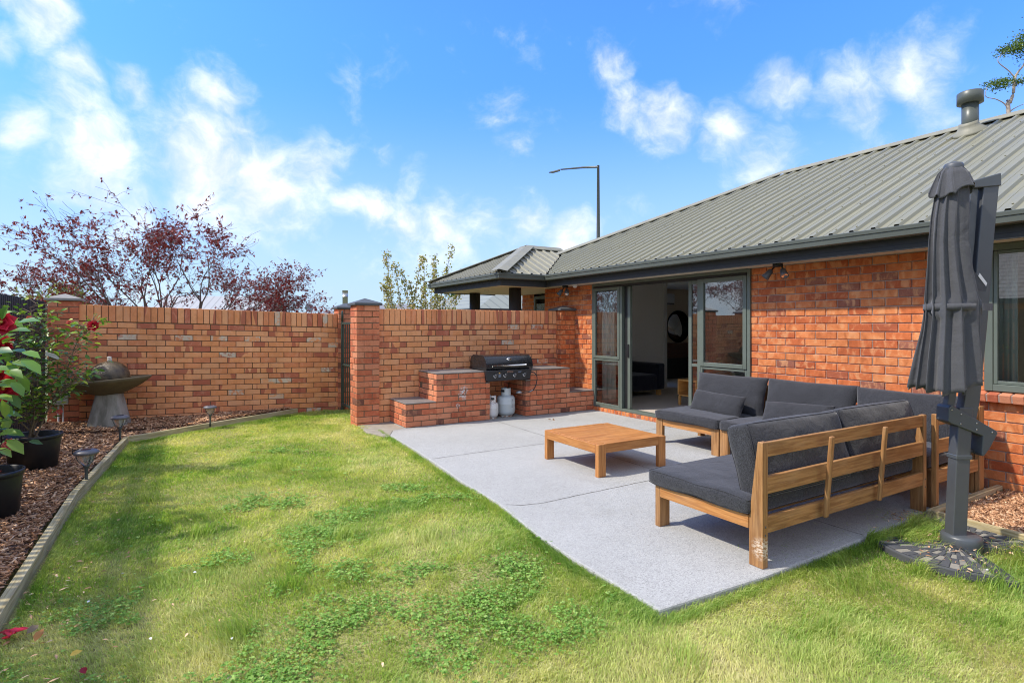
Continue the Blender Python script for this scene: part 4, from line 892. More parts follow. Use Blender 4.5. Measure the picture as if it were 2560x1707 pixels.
# ------------------------------------------------------------------ meter box, stake
eb = thing('electrical_box', 'cream plastic electrical box on the brick pillar behind the camellia', 'electrical box', (-1.38, 9.88, 0.42))
MB().box(-1.465, -1.295, 9.81, 9.897, 0.345, 0.495).build('lid', M['box_cream'], eb, bevel=0.006, bseg=2)
cd = MB()
for x in (-1.405, -1.355): cd.tube([(x, 9.86, 0.346), (x, 9.86, 0.0)], 0.011, 12)
cd.build('conduit', M['white_plastic'], eb)
st = MB(); st.tube([(-0.955, 7.52, 0.0), (-0.95, 7.52, 0.13)], 0.005, 6); st.tube([(-0.955, 7.52, 0.10), (-0.90, 7.50, 0.115)], 0.007, 6)
tag(st.build('irrigation_stake', M['rubber']), 'tiny black irrigation stake in the bark beside the large pot', 'garden stake')

# ------------------------------------------------------------------ batten fence
fe = thing('batten_fence', 'black vertical batten fence behind the potted camellias', 'fence', (-1.58, 6, 0))
k = 0; y = 9.83; fb = []
while y > 2.0 and k < 99:
    h = 1.76 + 0.006 * math.sin(k * 2.1); wdt = 0.050
    x = -1.552
    mb = MB(); mb.box(x - 0.01 + random.uniform(-.002, .002), x + 0.012, y - wdt, y, 0.02, h); mb.build('batten', M['fence_black'], fe, bevel=0.002); y -= 0.080; k += 1
for z in (0.25, 0.9, 1.5): MB().box(-1.615, -1.565, 2.0, 9.85, z, z + 0.08).build('rail', M['fence_black'], fe)
for y in (2.2, 4.1, 6.0, 7.9, 9.75): MB().box(-1.71, -1.618, y, y + 0.09, -0.1, 1.7).build('post', M['fence_black'], fe)

# ------------------------------------------------------------------ outdoor lounge
def legtaper(mb, x0, x1, yb, depth_b, depth_t, ztap, zt, sgn=1):
    """post: back face vertical at yb, front face slopes above ztap (sgn=+1: depth grows towards +y)"""
    a = yb; 
    mb.hexa([(x0, a, 0), (x1, a, 0), (x1, a + sgn * depth_b, 0), (x0, a + sgn * depth_b, 0), (x0, a, ztap), (x1, a, ztap), (x1, a + sgn * depth_b, ztap), (x0, a + sgn * depth_b, ztap)])
    mb.hexa([(x0, a, ztap), (x1, a, ztap), (x1, a + sgn * depth_b, ztap), (x0, a + sgn * depth_b, ztap), (x0, a, zt), (x1, a, zt), (x1, a + sgn * depth_t, zt), (x0, a + sgn * depth_t, zt)])
def post(name, T, w_, db, dt, ztap, zt, parent, m):
    # one polygon profile extruded, so the grain runs unbroken
    pr_ = [(0, 0), (db, 0), (db, ztap), (dt, zt), (0, zt)]; n = 5
    vs = [T @ V((0, a, z)) for a, z in pr_] + [T @ V((w_, a, z)) for a, z in pr_]
    off = random.uniform(0, 9); g = [(z + off, a + off, 0) for a, z in pr_] + [(z + off, a + off, w_) for a, z in pr_]
    mb = MB(); mb._add(vs, [tuple(range(n)), tuple(reversed(range(n, 2 * n)))] + [(i, n + i, n + (i + 1) % n, (i + 1) % n) for i in range(n)], False, 0, g)
    return recalc(mb.build(name, m, parent, bevel=0.005, bseg=2))
def sofa_module(label, T, L, D=0.86, left=True, zt=0.745, mats=('teak_worn', 'teak')):
    """local frame: x along the back (0..L), back outer face at y=0, seat towards +y"""
    t = thing('outdoor_sofa', label, 'sofa', T.translation, T.to_euler().z, 'teak lounge modules'); W_, F_ = M[mats[0]], M[mats[1]]
    B = lambda nm, m, *a: MB().box(*a, M=T).build(nm, m, t, bevel=0.004, bseg=2)
    post('back_leg', T @ TM(0, 0, 0), 0.05, 0.094, 0.036, 0.28, zt, t, W_); post('back_leg', T @ TM(L - 0.05, 0, 0), 0.05, 0.094, 0.036, 0.28, zt, t, W_)
    for xx in (0, L - 0.10): B('front_leg', W_, xx, xx + 0.10, D - 0.045, D, 0, 0.298)
    for (z0, z1) in ((0.655, 0.742), (0.435, 0.540), (0.203, 0.303)): B('back_rail', W_, 0.052, L - 0.052, 0.004, 0.030, z0, z1)
    n = 2 if L > 1.4 else 1
    for i in range(n):
        x = L * (i + 1) / (n + 1) - 0.03
        x = (0.575, 1.235)[i] if n == 2 else x
        T2 = T @ TM(x, -0.002, 0) @ Matrix.Rotation(R(4.5), 4, 'X')
        MB().box(0, 0.040, -0.024, 0.0, 0.215, 0.738, M=T2).build('back_slat', W_, t, bevel=0.009, bseg=3)
    B('front_rail', F_, 0.101, L - 0.101, D - 0.04, D - 0.006, 0.215, 0.298)
    for xx in (0.0, L - 0.032): B('side_rail', F_, xx - 0.003, xx + 0.032, 0.096, D - 0.047, 0.215, 0.296)
    k = 0; yy = 0.13
    while yy < D - 0.12: B('seat_slat', W_, 0.034, L - 0.034, yy, yy + 0.07, 0.262, 0.282); yy += 0.115
    return t
sofa_module('teak framed outdoor sofa with slatted back towards the lawn', TM(2.95, 2.05, 0), 2.03)
# modules whose back stands against the house wall (local x runs along -Y ... back at x=5.93)
def Tback(y0): return TM(5.93, y0, 0, R(90))     # local x -> +Y, local y -> -X
sofa_module('teak framed corner sofa module against the house wall', Tback(2.05), 2.01, 0.84)
sofa_module('short teak framed sofa module in front of the sliding door window', Tback(4.075), 0.93, 0.84)
sa = [o for o in COL.objects if o.get('label') == 'teak framed outdoor sofa with slatted back towards the lawn'][0]
for (x, z) in ((2.975, 0.245), (2.975, 0.195), (4.955, 0.25), (4.955, 0.19)): MB().lathe([(0.006, 0), (0.006, 0.0025), (0.0, 0.003)], 12, TM(x, 2.0505, z) @ Matrix.Rotation(R(90), 4, 'X')).build('screw_plug', M['knob_grey'], sa)
# end rails that close the corner module on the lawn side
ce = [o for o in COL.objects if o.get('label') == 'teak framed corner sofa module against the house wall'][0]
for (z0, z1) in ((0.655, 0.742), (0.435, 0.540), (0.203, 0.303)): MB().box(5.09, 5.83, 2.02, 2.046, z0, z1).build('end_rail', M['teak_worn'], ce, bevel=0.004, bseg=2)
MB().box(5.045, 5.088, 2.012, 2.048, 0, 0.745).build('end_post', M['teak_worn'], ce, bevel=0.004, bseg=2)
MB().box(5.832, 5.925, 2.012, 2.048, 0, 0.745).build('end_post', M['teak_worn'], ce, bevel=0.004, bseg=2)

def cushion(name, label, T, sx, sy, sz, kind='box', seed=0, group=None, cat='cushion', puff=0.03, seam=True):
    """sx, sy footprint, sz thickness; local z is the thickness axis. box = firm box cushion, pillow = knife edge"""
    N, K = (26, 8); vs = []; fs = []; idx = {}
    rs = random.Random(seed)
    def shape(u, v, w_):       # u,v,w in -1..1 on cube surface
        x, y, z = u * sx / 2, v * sy / 2, w_ * sz / 2
        r = min(0.028, sz * 0.3)
        if kind == 'box':
            # rounded box
            cxx = max(-sx / 2 + r, min(sx / 2 - r, x)); cyy = max(-sy / 2 + r, min(sy / 2 - r, y)); czz = max(-sz / 2 + r, min(sz / 2 - r, z))
            d = V((x - cxx, y - cyy, z - czz))
            if d.length > 1e-9: d = d.normalized() * r
            p = V((cxx, cyy, czz)) + d
            f = (1 - abs(u) ** 3.0) * (1 - abs(v) ** 3.0)
            p.z += w_ * puff * f
            p.x += math.copysign(0.010, u) * (1 - v * v) * (1 - w_ * w_) * (abs(u) > .98); p.y += math.copysign(0.010, v) * (1 - u * u) * (1 - w_ * w_) * (abs(v) > .98)
        else:
            f = ((1 - abs(u) ** 2.6) * (1 - abs(v) ** 2.4)); f = max(f, 0) ** 0.42
            pinch = 1 - 0.05 * (1 - abs(u * v)) * (abs(u) ** 6 + abs(v) ** 6)
            p = V((x * pinch, y * pinch, z * (0.10 + 0.90 * f)))
        q = p * 6 + V((seed * 3.1, seed * 1.7, 0)); q2 = p * 17 + V((seed, 0, seed * 2.3))
        amp = 0.007 if kind == 'box' else 0.009
        nn = mnoise.noise(q) * amp + mnoise.noise(q2) * amp * 0.35
        # creases fanning from the corners
        cr = math.sin((u * 9 + v * 5 + seed)) * 0.004 * (abs(u) ** 4)
        p += V((0, 0, w_)) * (nn + cr)
        return p
    def grid(fn, n1, n2):
        o = len(vs)
        for j in range(n2 + 1):
            for i in range(n1 + 1): vs.append(T @ fn(-1 + 2 * i / n1, -1 + 2 * j / n2))
        for j in range(n2):
            for i in range(n1): a = o + j * (n1 + 1) + i; fs.append((a, a + 1, a + n1 + 2, a + n1 + 1))
    grid(lambda a, b_: shape(a, b_, 1), N, N); grid(lambda a, b_: shape(a, b_, -1), N, N)
    grid(lambda a, b_: shape(a, -1, b_), N, K); grid(lambda a, b_: shape(a, 1, b_), N, K)
    grid(lambda a, b_: shape(-1, a, b_), N, K); grid(lambda a, b_: shape(1, a, b_), N, K)
    mb = MB(); mb.raw(vs, fs, True); 
    me_o = mb.build(name, M['charcoal_fabric'])
    bm = bmesh.new(); bm.from_mesh(me_o.data); bmesh.ops.remove_doubles(bm, verts=bm.verts, dist=0.0008); bmesh.ops.recalc_face_normals(bm, faces=bm.faces); bm.to_mesh(me_o.data); bm.free()
    tag(me_o, label, cat, group)
    if seam:
        mb = MB(); 
        for w_ in ((1, -1) if kind == 'box' else (0,)):
            loop = []
            for (u0, v0, u1, v1) in ((-1, -1, 1, -1), (1, -1, 1, 1), (1, 1, -1, 1), (-1, 1, -1, -1)):
                for k in range(14):
                    u = u0 + (u1 - u0) * k / 14; v = v0 + (v1 - v0) * k / 14
                    p = shape(u, v, w_ * 0.98)
                    loop.append(T @ (p * 1.002))
            loop.append(loop[0]); mb.tube(loop, 0.0032 if kind == 'box' else 0.0025, 5, cap=False)
        mb.build('piping', M['piping'], me_o)
    return me_o
G1 = 'charcoal seat cushions'; G2 = 'charcoal back cushions'; G3 = 'charcoal lumbar pillows'
cushion('seat_cushion', 'charcoal seat cushion of the sofa nearest the lawn', TM(3.955, 2.545, 0.348), 2.06, 0.84, 0.105, 'box', 1, G1, puff=0.012)
cushion('seat_cushion', 'charcoal seat cushion under the first lumbar pillow', TM(5.455, 4.535, 0.350), 0.80, 0.94, 0.11, 'box', 2, G1, puff=0.014)
cushion('seat_cushion', 'charcoal seat cushion of the corner module under the second lumbar pillow', TM(5.455, 3.50, 0.350), 0.80, 1.10, 0.11, 'box', 3, G1, puff=0.014)
cushion('seat_cushion', 'charcoal seat cushion hidden in the sofa corner', TM(5.455, 2.51, 0.350), 0.80, 0.84, 0.11, 'box', 4, G1, puff=0.014)
# back cushions against the house: lean back (thickness axis towards -x)
def TBC(y, z=0.62, lean=14, x=5.755): return TM(x, y, z) @ Matrix.Rotation(R(90 + lean), 4, 'Y') @ Matrix.Rotation(R(90), 4, 'Z')
cushion('back_cushion', 'charcoal back cushion at the door end of the sofa', TBC(4.455, 0.605), 0.98, 0.47, 0.20, 'pillow', 5, G2)
cushion('back_cushion', 'middle charcoal back cushion in front of the house wall', TBC(3.465, 0.605), 0.99, 0.47, 0.20, 'pillow', 6, G2)
cushion('back_cushion', 'charcoal back cushion in the corner behind the umbrella', TBC(2.51, 0.600, 13), 0.95, 0.46, 0.20, 'pillow', 7, G2)
# back cushions of the lawn-side sofa: lean towards -y
def TLC(x, z=0.60, lean=17, y=2.235, rz=0): return TM(x, y, z, rz) @ Matrix.Rotation(R(90 - lean), 4, 'X') 
cushion('back_cushion', 'boxy charcoal back cushion at the open end of the lawn side sofa', TLC(3.54, 0.590, 16), 1.02, 0.45, 0.17, 'box', 8, G2, puff=0.03)
cushion('back_cushion', 'charcoal back cushion of the lawn side sofa next to the corner', TLC(4.57, 0.600, 16), 1.04, 0.45, 0.17, 'box', 9, G2, puff=0.035)
cushion('lumbar_pillow', 'small charcoal lumbar pillow nearest the sliding door', TM(5.50, 4.43, 0.505) @ Matrix.Rotation(R(90 + 24), 4, 'Y') @ Matrix.Rotation(R(92), 4, 'Z'), 0.72, 0.27, 0.17, 'pillow', 10, G3, 'pillow')
cushion('lumbar_pillow', 'small charcoal lumbar pillow on the middle of the sofa', TM(5.50, 3.44, 0.500) @ Matrix.Rotation(R(90 + 26), 4, 'Y') @ Matrix.Rotation(R(87), 4, 'Z'), 0.74, 0.27, 0.17, 'pillow', 11, G3, 'pillow')
# coffee table
ct = thing('coffee_table', 'low square slatted teak coffee table on the patio', 'coffee table', (3.85, 4.53, 0))
X0, X1, Y0, Y1, ZT = 3.405, 4.29, 4.085, 4.985, 0.310
for (xa, ya) in ((X0, Y0), (X1 - .092, Y0), (X0, Y1 - .05), (X1 - .092, Y1 - .05)): MB().box(xa, xa + .092, ya, ya + .05, 0, ZT - 0.001).build('leg', M['teak_table'], ct, bevel=0.004, bseg=2)
for ya in (Y0 + .004, Y1 - .032): MB().box(X0 + .093, X1 - .093, ya, ya + .028, ZT - .088, ZT - .004).build('apron', M['teak_table'], ct, bevel=0.003)
for xa in (X0 + .0, X1 - .026): MB().box(xa, xa + .026, Y0 + .051, Y1 - .051, ZT - .088, ZT - .004).build('apron', M['teak_table'], ct, bevel=0.003)
yy = Y0 + 0.052; n = 8; wdt = (Y1 - Y0 - 0.104) / n
for k in range(n): MB().box(X0 + .027, X1 - .027, yy + k * wdt + .0025, yy + (k + 1) * wdt - .0025, ZT - .022, ZT).build('top_slat', M['teak_table'], ct, bevel=0.002)
for ya in (Y0 + .0, Y1 - .048): MB().box(X0 + .094, X1 - .094, ya + .002, ya + .047, ZT - .003, ZT + .0015).build('top_edge', M['teak_table'], ct, bevel=0.002)

# ------------------------------------------------------------------ cantilever umbrella (folded)
um = thing('cantilever_umbrella', 'folded dark grey cantilever umbrella standing on fan shaped weights', 'umbrella', (4.41, 1.62, -0.04))
RT = V((math.cos(R(31)), -math.sin(R(31)), 0)); FW = V((math.sin(R(31)), math.cos(R(31)), 0)); BC = V((4.41, 1.62, 0))
def U(r, z, f=0.0): return BC + RT * r + FW * f + V((0, 0, z))
def beam(pts, w_, d, parent, name, m, bev=0.006):
    """rectangular section beam along points, width along RT, depth along FW"""
    mb = MB(); n = len(pts); vs = []
    for (r, z, f) in pts:
        for (a, b_) in ((-1, -1), (1, -1), (1, 1), (-1, 1)): vs.append(U(r + a * w_ / 2, z, f + b_ * d / 2))
    fs = [(i * 4 + j, i * 4 + (j + 1) % 4, (i + 1) * 4 + (j + 1) % 4, (i + 1) * 4 + j) for i in range(n - 1) for j in range(4)] + [(3, 2, 1, 0), (4 * n - 4, 4 * n - 3, 4 * n - 2, 4 * n - 1)]
    mb.raw(vs, fs); return recalc(mb.build(name, m, parent, bevel=bev, bseg=3))
beam([(-0.040, 0.0, 0), (-0.012, 0.60, 0), (0.006, 0.90, 0)], 0.092, 0.075, um, 'lower_post', M['umbrella_metal'])
beam([(0.022, 0.80, 0.0), (0.050, 0.95, 0.0), (0.098, 1.45, 0.0), (0.139, 1.98, 0.0), (0.175, 2.36, 0.0)], 0.100, 0.065, um, 'mast', M['umbrella_metal'])
beam([(-0.088, 0.86, 0.01), (-0.068, 0.95, 0.01), (0.0, 1.45, 0.01), (0.057, 1.98, 0.01), (0.080, 2.33, 0.01)], 0.048, 0.045, um, 'tilt_arm', M['umbrella_metal'], 0.004)
bk = MB()
bp = [(-0.122, 0.905), (-0.103, 0.920), (0.02, 0.850), (0.185, 0.755), (0.196, 0.738), (0.150, 0.650), (0.108, 0.590), (0.095, 0.588), (0.090, 0.605), (0.098, 0.72), (-0.105, 0.800), (-0.125, 0.815)]
n = len(bp); vs = [U(r, z, -0.055) for r, z in bp] + [U(r, z, 0.055) for r, z in bp]
bk.raw(vs, [tuple(range(n)), tuple(reversed(range(n, 2 * n)))] + [(i, (i + 1) % n, n + (i + 1) % n, n + i) for i in range(n)])
br = recalc(bk.build('bracket', M['umbrella_plastic'], um, bevel=0.008, bseg=3))
for (r, z) in ((-0.105, 0.890), (-0.045, 0.862), (-0.048, 0.800), (0.055, 0.803), (0.055, 0.762), (0.155, 0.745)):
    MB().lathe([(0.005, 0), (0.005, 0.003), (0.0, 0.004)], 10, Matrix.Translation(U(r, z, -0.0555)) @ Matrix.Rotation(R(-31), 4, 'Z') @ Matrix.Rotation(R(90), 4, 'X')).build('bolt', M['bolt_steel'], br)
co = MB(); co.box(-0.053, 0.053, -0.043, 0.043, 0.565, 0.592, M=Matrix.Translation(U(-0.012, 0, 0)) @ Matrix.Rotation(R(-31), 4, 'Z')); co.build('collar', M['umbrella_plastic'], um, bevel=0.003)
MB().lathe([(0.020, 0), (0.022, 0.010), (0.020, 0.028), (0.0, 0.03)], 10, Matrix.Translation(U(0.040, 0.613, 0)) @ Matrix.Rotation(R(-31), 4, 'Z') @ Matrix.Rotation(R(90), 4, 'Y'), mod=lambda a, z: 1 + .12 * math.cos(5 * a)).build('knob', M['rubber'], um)
tc = MB()
tc.hexa([U(0.052, 2.325, -.04), U(0.232, 2.340, -.04), U(0.232, 2.340, .04), U(0.052, 2.325, .04), U(0.052, 2.375, -.04), U(0.230, 2.425, -.04), U(0.230, 2.425, .04), U(0.052, 2.375, .04)]); tc.build('top_cap', M['umbrella_plastic'], um, bevel=0.006, bseg=2)
hubm = MB(); hubm.lathe([(0.108, -0.045), (0.112, 0.02), (0.112, 0.055), (0.104, 0.068), (0.085, 0.072), (0.0, 0.073)], 36, Matrix.Translation(BC), cap=False); hubm.build('hub', M['umbrella_plastic'], um)
for k in range(4):
    a = R(45 + 90 * k); T = Matrix.Translation(BC) @ Matrix.Rotation(a, 4, 'Z')
    ar = MB(); ar.box(0.08, 0.55, -0.028, 0.028, -0.040, -0.004, M=T); ar.box(0.08, 0.50, -0.028, -0.022, -0.004, 0.006, M=T); ar.box(0.08, 0.50, 0.022, 0.028, -0.004, 0.006, M=T); ar.build('cross_arm', M['umbrella_metal'], um, bevel=0.002)
def weight(a0, label):
    T = Matrix.Translation(BC + V((0, 0, 0.0))) @ Matrix.Rotation(a0, 4, 'Z'); half = R(43.5)
    pts = [(0.05, 0.0)]; n = 16; off = 0.048 / math.sin(R(45))
    pts = []
    for k in range(n + 1):
        a = -half + 2 * half * k / n; pts.append((off + 0.47 * math.cos(a), 0.47 * math.sin(a)))
    for k in range(n, -1, -1):
        a = -half + 2 * half * k / n; pts.append((off + 0.075 * math.cos(a), 0.075 * math.sin(a)))
    w_ = MB().prism(pts, -0.045, 0.006, T).build('weight_slab', M['paver_dark'], um, bevel=0.008, bseg=2, label=label)
    bm_ = MB(); bd = MB(); rings = [0.085, 0.13, 0.195, 0.275, 0.365, 0.455]
    for i in range(5):
        nn = (9, 11, 12, 13, 13)[i]
        for j in range(nn):
            a0_ = -half * 0.97 + 2 * half * 0.97 * j / nn; a1_ = -half * .97 + 2 * half * .97 * (j + 1) / nn; g_ = 0.0018
            r0, r1 = rings[i] + g_, rings[i + 1] - g_; da0 = g_ / r0; da1 = g_ / r1
            pp = [(off + r0 * math.cos(a0_ + da0), r0 * math.sin(a0_ + da0)), (off + r1 * math.cos(a0_ + da1), r1 * math.sin(a0_ + da1)), (off + r1 * math.cos(a1_ - da1), r1 * math.sin(a1_ - da1)), (off + r0 * math.cos(a1_ - da0), r0 * math.sin(a1_ - da0))]
            tgt = bd if (j + i) % 3 == 1 else bm_
            tgt.prism(pp, 0.0065, 0.0080 if tgt is bd else 0.0110, T)
    bm_.build('raised_brick_pattern', M['paver_dark'], w_, bevel=0.0015); bd.build('sunken_brick_pattern', M['paver_dusty'], w_)
weight(R(180), 'fan shaped dark weight on the lawn side'); weight(R(0), 'fan shaped dark weight beside the bark bed')
# canopy: hangs 10 cm in front of the mast
def UC(r, z, f=0.0): return U(r * 0.973 - 0.080, 1.43 + (z - 1.43) * 0.973, f)
def canopy_r(z):  # (half width, centre offset along RT)
    T_ = [(2.48, .050, -.050), (2.43, .080, -.050), (2.30, .098, -.058), (2.14, .112, -.074), (1.98, .118, -.084), (1.77, .140, -.078), (1.60, .164, -.067), (1.555, .163, -.065), (1.40, .178, -.074), (1.2, .205, -.090), (1.05, .222, -.102), (0.96, .226, -.110)]
    for (a, b_) in zip(T_[:-1], T_[1:]):
        if b_[0] <= z <= a[0]:
            t = (z - b_[0]) / (a[0] - b_[0]); return b_[1] + (a[1] - b_[1]) * t, b_[2] + (a[2] - b_[2]) * t
    return (T_[-1][1], T_[-1][2]) if z < .96 else (T_[0][1], T_[0][2])
def canopy(zt, zb, nz, inflate=0.0, hemf=0.05, folds=8, amp=0.34, seed=0.0):
    seg = 220; vs = []; fs = []
    for i in range(nz + 1):
        u = i / nz; 
        for k in range(seg):
            a = 2 * math.pi * k / seg
            hem = hemf * 0.35 * (0.5 + 0.5 * math.cos(folds * a + folds * 0.5 * math.sin(a - 3.3) + 1.0 + seed)) + hemf * 0.75 * (0.5 + 0.5 * math.sin(a * 2 + 2.2 + seed)) + (0.35 * hemf * math.cos(a + .4))
            z = zt + (zb - zt) * u + hem * u
            hw_, cxx = canopy_r(z); hw_ += inflate * u
            ph = folds * a + folds * 0.5 * math.sin(a - 3.3) + 0.5 * math.sin(a * 2 + seed) + seed + 0.45 * math.sin(z * 2.3 + a); sw = (ph / (2 * math.pi)) % 1.0
            f = (1 - 2 * (sw / 0.68) ** 1.3) if sw < 0.68 else (-1 + 2 * ((sw - 0.68) / 0.32) ** 0.8)
            amv = 0.45 + 0.55 * (0.5 + 0.5 * math.cos(a - 3.5)) + 0.25 * mnoise.noise(V((a * 1.3, z * 0.9, 4.0)))
            am = amp * amv * (0.35 + 0.65 * min(1, (2.45 - z) * 1.5)) * (0.45 if 1.5 < z < 1.6 and not inflate else 1.0)
            rr = hw_ * (1 - am * 0.5 + am * 0.5 * f + 0.05 * math.sin(3 * a + z * 2.1 + seed) + 0.018 * math.sin(19 * a + z * 4) + 0.02 * mnoise.noise(V((a * 3, z * 5, seed))))
            tw = a + 0.25 * (u - 0.5) + 0.10 * math.cos(ph)
            vs.append(UC(cxx + rr * math.cos(tw), z, -0.10 + rr * 0.78 * math.sin(tw)))
    for i in range(nz):
        for k in range(seg):
            k2 = (k + 1) % seg; fs.append((i * seg + k, i * seg + k2, (i + 1) * seg + k2, (i + 1) * seg + k))
    mb = MB(); mb.raw(vs, fs, True); return mb
cn = recalc(canopy(2.44, 0.985, 46, 0.0, 0.085, 9, 0.30).build('canopy', M['canopy_fabric'], um))
md = cn.modifiers.new('th', 'SOLIDIFY'); md.thickness = 0.004
vl = recalc(canopy(2.470, 2.270, 16, 0.044, 0.06, 7, 0.46, 1.3).build('top_valance', M['canopy_fabric'], um)); md = vl.modifiers.new('th', 'SOLIDIFY'); md.thickness = 0.003
MB().lathe([(0.052, -0.02), (0.054, 0.0), (0.046, 0.014), (0.022, 0.022), (0, 0.023)], 28, Matrix.Translation(UC(-0.050, 2.478, -0.10)), cap=False).build('finial', M['umbrella_metal'], um)
sp_ = MB(); ring = []
for k in range(73):
    a = 2 * math.pi * k / 72; ring.append(UC(-0.066 + 0.160 * math.cos(a), 1.553, -0.10 + 0.125 * math.sin(a)))
vs = []; 
for p in ring: vs += [p + V((0, 0, -0.021)), p + V((0, 0, 0.021))]
sp_.raw(vs, [(2 * i, 2 * i + 2, 2 * i + 3, 2 * i + 1) for i in range(72)], True)
sp_.raw([UC(0.045, 1.53, -0.215), UC(0.150, 1.528, -0.165), UC(0.152, 1.575, -0.165), UC(0.045, 1.577, -0.215)], [(0, 1, 2, 3)])
so_ = sp_.build('strap', M['canopy_fabric'], um); md = so_.modifiers.new('th', 'SOLIDIFY'); md.thickness = 0.004
tg = MB(); tg.raw([UC(0.095, 1.755, -0.12), UC(0.150, 1.690, -0.115), UC(0.158, 1.710, -0.115), UC(0.105, 1.775, -0.12)], [(0, 1, 2, 3)]); tg.raw([UC(0.07, 1.79, -0.115), UC(0.155, 1.685, -0.112), UC(0.15, 1.655, -0.11), UC(0.06, 1.665, -0.115)], [(0, 1, 2, 3)], mi=1)
so_ = tg.build('care_tag', [M['mark_white'], M['canopy_fabric']], um); md = so_.modifiers.new('th', 'SOLIDIFY'); md.thickness = 0.002
MB().tube([UC(-0.045, 2.46, -0.10), UC(-0.085, 1.1, -0.10)], 0.018, 12).build('canopy_pole', M['umbrella_metal'], um)
rb = MB(); rb.lathe([(0.03, 0), (0.055, 0.02), (0.055, 0.06), (0.03, 0.08)], 16, Matrix.Translation(UC(-0.02, 1.0, -0.06))); rb.tube([UC(-0.085, 1.1, -0.1), UC(-0.01, 1.03, -0.06), UC(0.03, 1.05, -0.02)], 0.014, 8); rb.build('runner', M['umbrella_plastic'], um)

# ------------------------------------------------------------------ soffit spotlights and sensor
def spots(label, x, y, z=2.150):
    t = thing('security_light', label, 'spotlight', (x, y, z), 0, 'twin spotlights under the eave')
    MB().lathe([(0.055, -0.035), (0.055, 0.0)], 20, TM(x, y, z)).build('base', M['black_seal'], t)
    for s_ in (-1, 1):
        T = TM(x, y + s_ * 0.055, z - 0.045) @ Matrix.Rotation(R(s_ * 32), 4, 'X') @ Matrix.Rotation(R(24), 4, 'Y')
        a = MB(); a.tube([T @ V((0, 0, 0.02)), T @ V((0, 0, -0.03))], 0.009, 8); a.build('arm', M['black_seal'], t)
        hd2 = MB().lathe([(0.020, -0.03), (0.032, -0.045), (0.036, -0.10), (0.044, -0.13), (0.044, -0.145), (0.036, -0.142), (0.03, -0.12)], 20, T, cap=False).build('lamp_head', M['umbrella_plastic'], t)
        MB().lathe([(0.038, -0.138), (0.0, -0.128)], 20, T, cap=False).build('reflector', M['chrome'], hd2)
spots('twin black spotlights under the eave right of the sliding door', 5.96, 3.95)
spots('twin black spotlights under the eave above the small brick pillar', 5.96, 8.07)
se = thing('motion_sensor', 'white motion sensor under the eave beside the far spotlights', 'sensor', (5.95, 7.77, 2.15))
MB().lathe([(0.05, -0.02), (0.05, 0.0)], 20, TM(5.95, 7.77, 2.15)).build('base', M['white_plastic'], se); MB().lathe([(0.0, -0.055), (0.03, -0.05), (0.04, -0.025), (0.03, -0.02)], 16, TM(5.95, 7.77, 2.15), cap=False).build('lens', M['white_plastic'], se)

# ------------------------------------------------------------------ vegetation helpers (numpy meshes with per-leaf colour)
def np_mesh(name, verts, faces_flat, loops_per_face, cols, material, parent=None, smooth=False):
    me = bpy.data.meshes.new(name); nv = len(verts); nf = len(loops_per_face)
    me.vertices.add(nv); me.vertices.foreach_set('co', np.asarray(verts, np.float32).ravel())
    me.loops.add(len(faces_flat)); me.loops.foreach_set('vertex_index', np.asarray(faces_flat, np.int32))
    me.polygons.add(nf); st = np.concatenate([[0], np.cumsum(loops_per_face)[:-1]]).astype(np.int32)
    me.polygons.foreach_set('loop_start', st)
    me.materials.append(material)
    if smooth: me.polygons.foreach_set('use_smooth', np.ones(nf, bool))
    a = me.attributes.new('bc', 'FLOAT_COLOR', 'POINT'); a.data.foreach_set('color', np.asarray(cols, np.float32).ravel())
    me.update(calc_edges=True); me.validate()
    o = bpy.data.objects.new(name, me); COL.objects.link(o)
    if parent is not None:
        o.parent = parent; W = Matrix.Identity(4); p = parent
        while p is not None: W = p.matrix_basis @ W; p = p.parent
        me.transform(W.inverted())
    return o
def unit(a): return a / np.maximum(np.linalg.norm(a, axis=1, keepdims=True), 1e-9)
def leaves(centres, dirs, normals, length, width, shape='leaf', c0=None):
    """leaf blades: 'leaf' = 6-gon folded, 'spike' = narrow, returns verts, faces, counts, cols"""
    n = len(centres); d = unit(dirs); s_ = unit(np.cross(d, normals)); up = unit(np.cross(s_, d))
    L = length[:, None]; W_ = width[:, None]
    base = centres; tip = centres + d * L
    if shape == 'leaf':
        droop = up * (-0.12) * L; fold = up * 0.16 * W_
        pts = [base, centres + d * L * .28 - s_ * W_ * .42 + fold, centres + d * L * .62 - s_ * W_ * .46 + fold + droop * .3, tip + droop, centres + d * L * .62 + s_ * W_ * .46 + fold + droop * .3, centres + d * L * .28 + s_ * W_ * .42 + fold, centres + d * L * .45 + droop * 0.1]
        V_ = np.stack(pts, 1).reshape(-1, 3); k = 7
        F = np.array([[0, 1, 6], [1, 2, 6], [2, 3, 6], [3, 4, 6], [4, 5, 6], [5, 0, 6]])
    else:
        pts = [base, centres + d * L * .4 - s_ * W_ * .5, tip, centres + d * L * .4 + s_ * W_ * .5]
        V_ = np.stack(pts, 1).reshape(-1, 3); k = 4; F = np.array([[0, 1, 2], [0, 2, 3]])
    fl = (F[None] + (np.arange(n) * k)[:, None, None]).reshape(-1)
    if c0 is None: c0 = rng.random((n, 3))
    cols = np.concatenate([c0, np.ones((n, 1))], 1); cols = np.repeat(cols, k, axis=0)
    return V_, fl, np.full(n * len(F), 3), cols
def tubes_mesh(name, paths, m, parent, seg=5):
    mb = MB()
    for (pts, r) in paths: mb.tube(pts, r, seg, cap=False)
    return mb.build(name, m, parent)
def rnd_dir(n): return unit(rng.normal(size=(n, 3)))

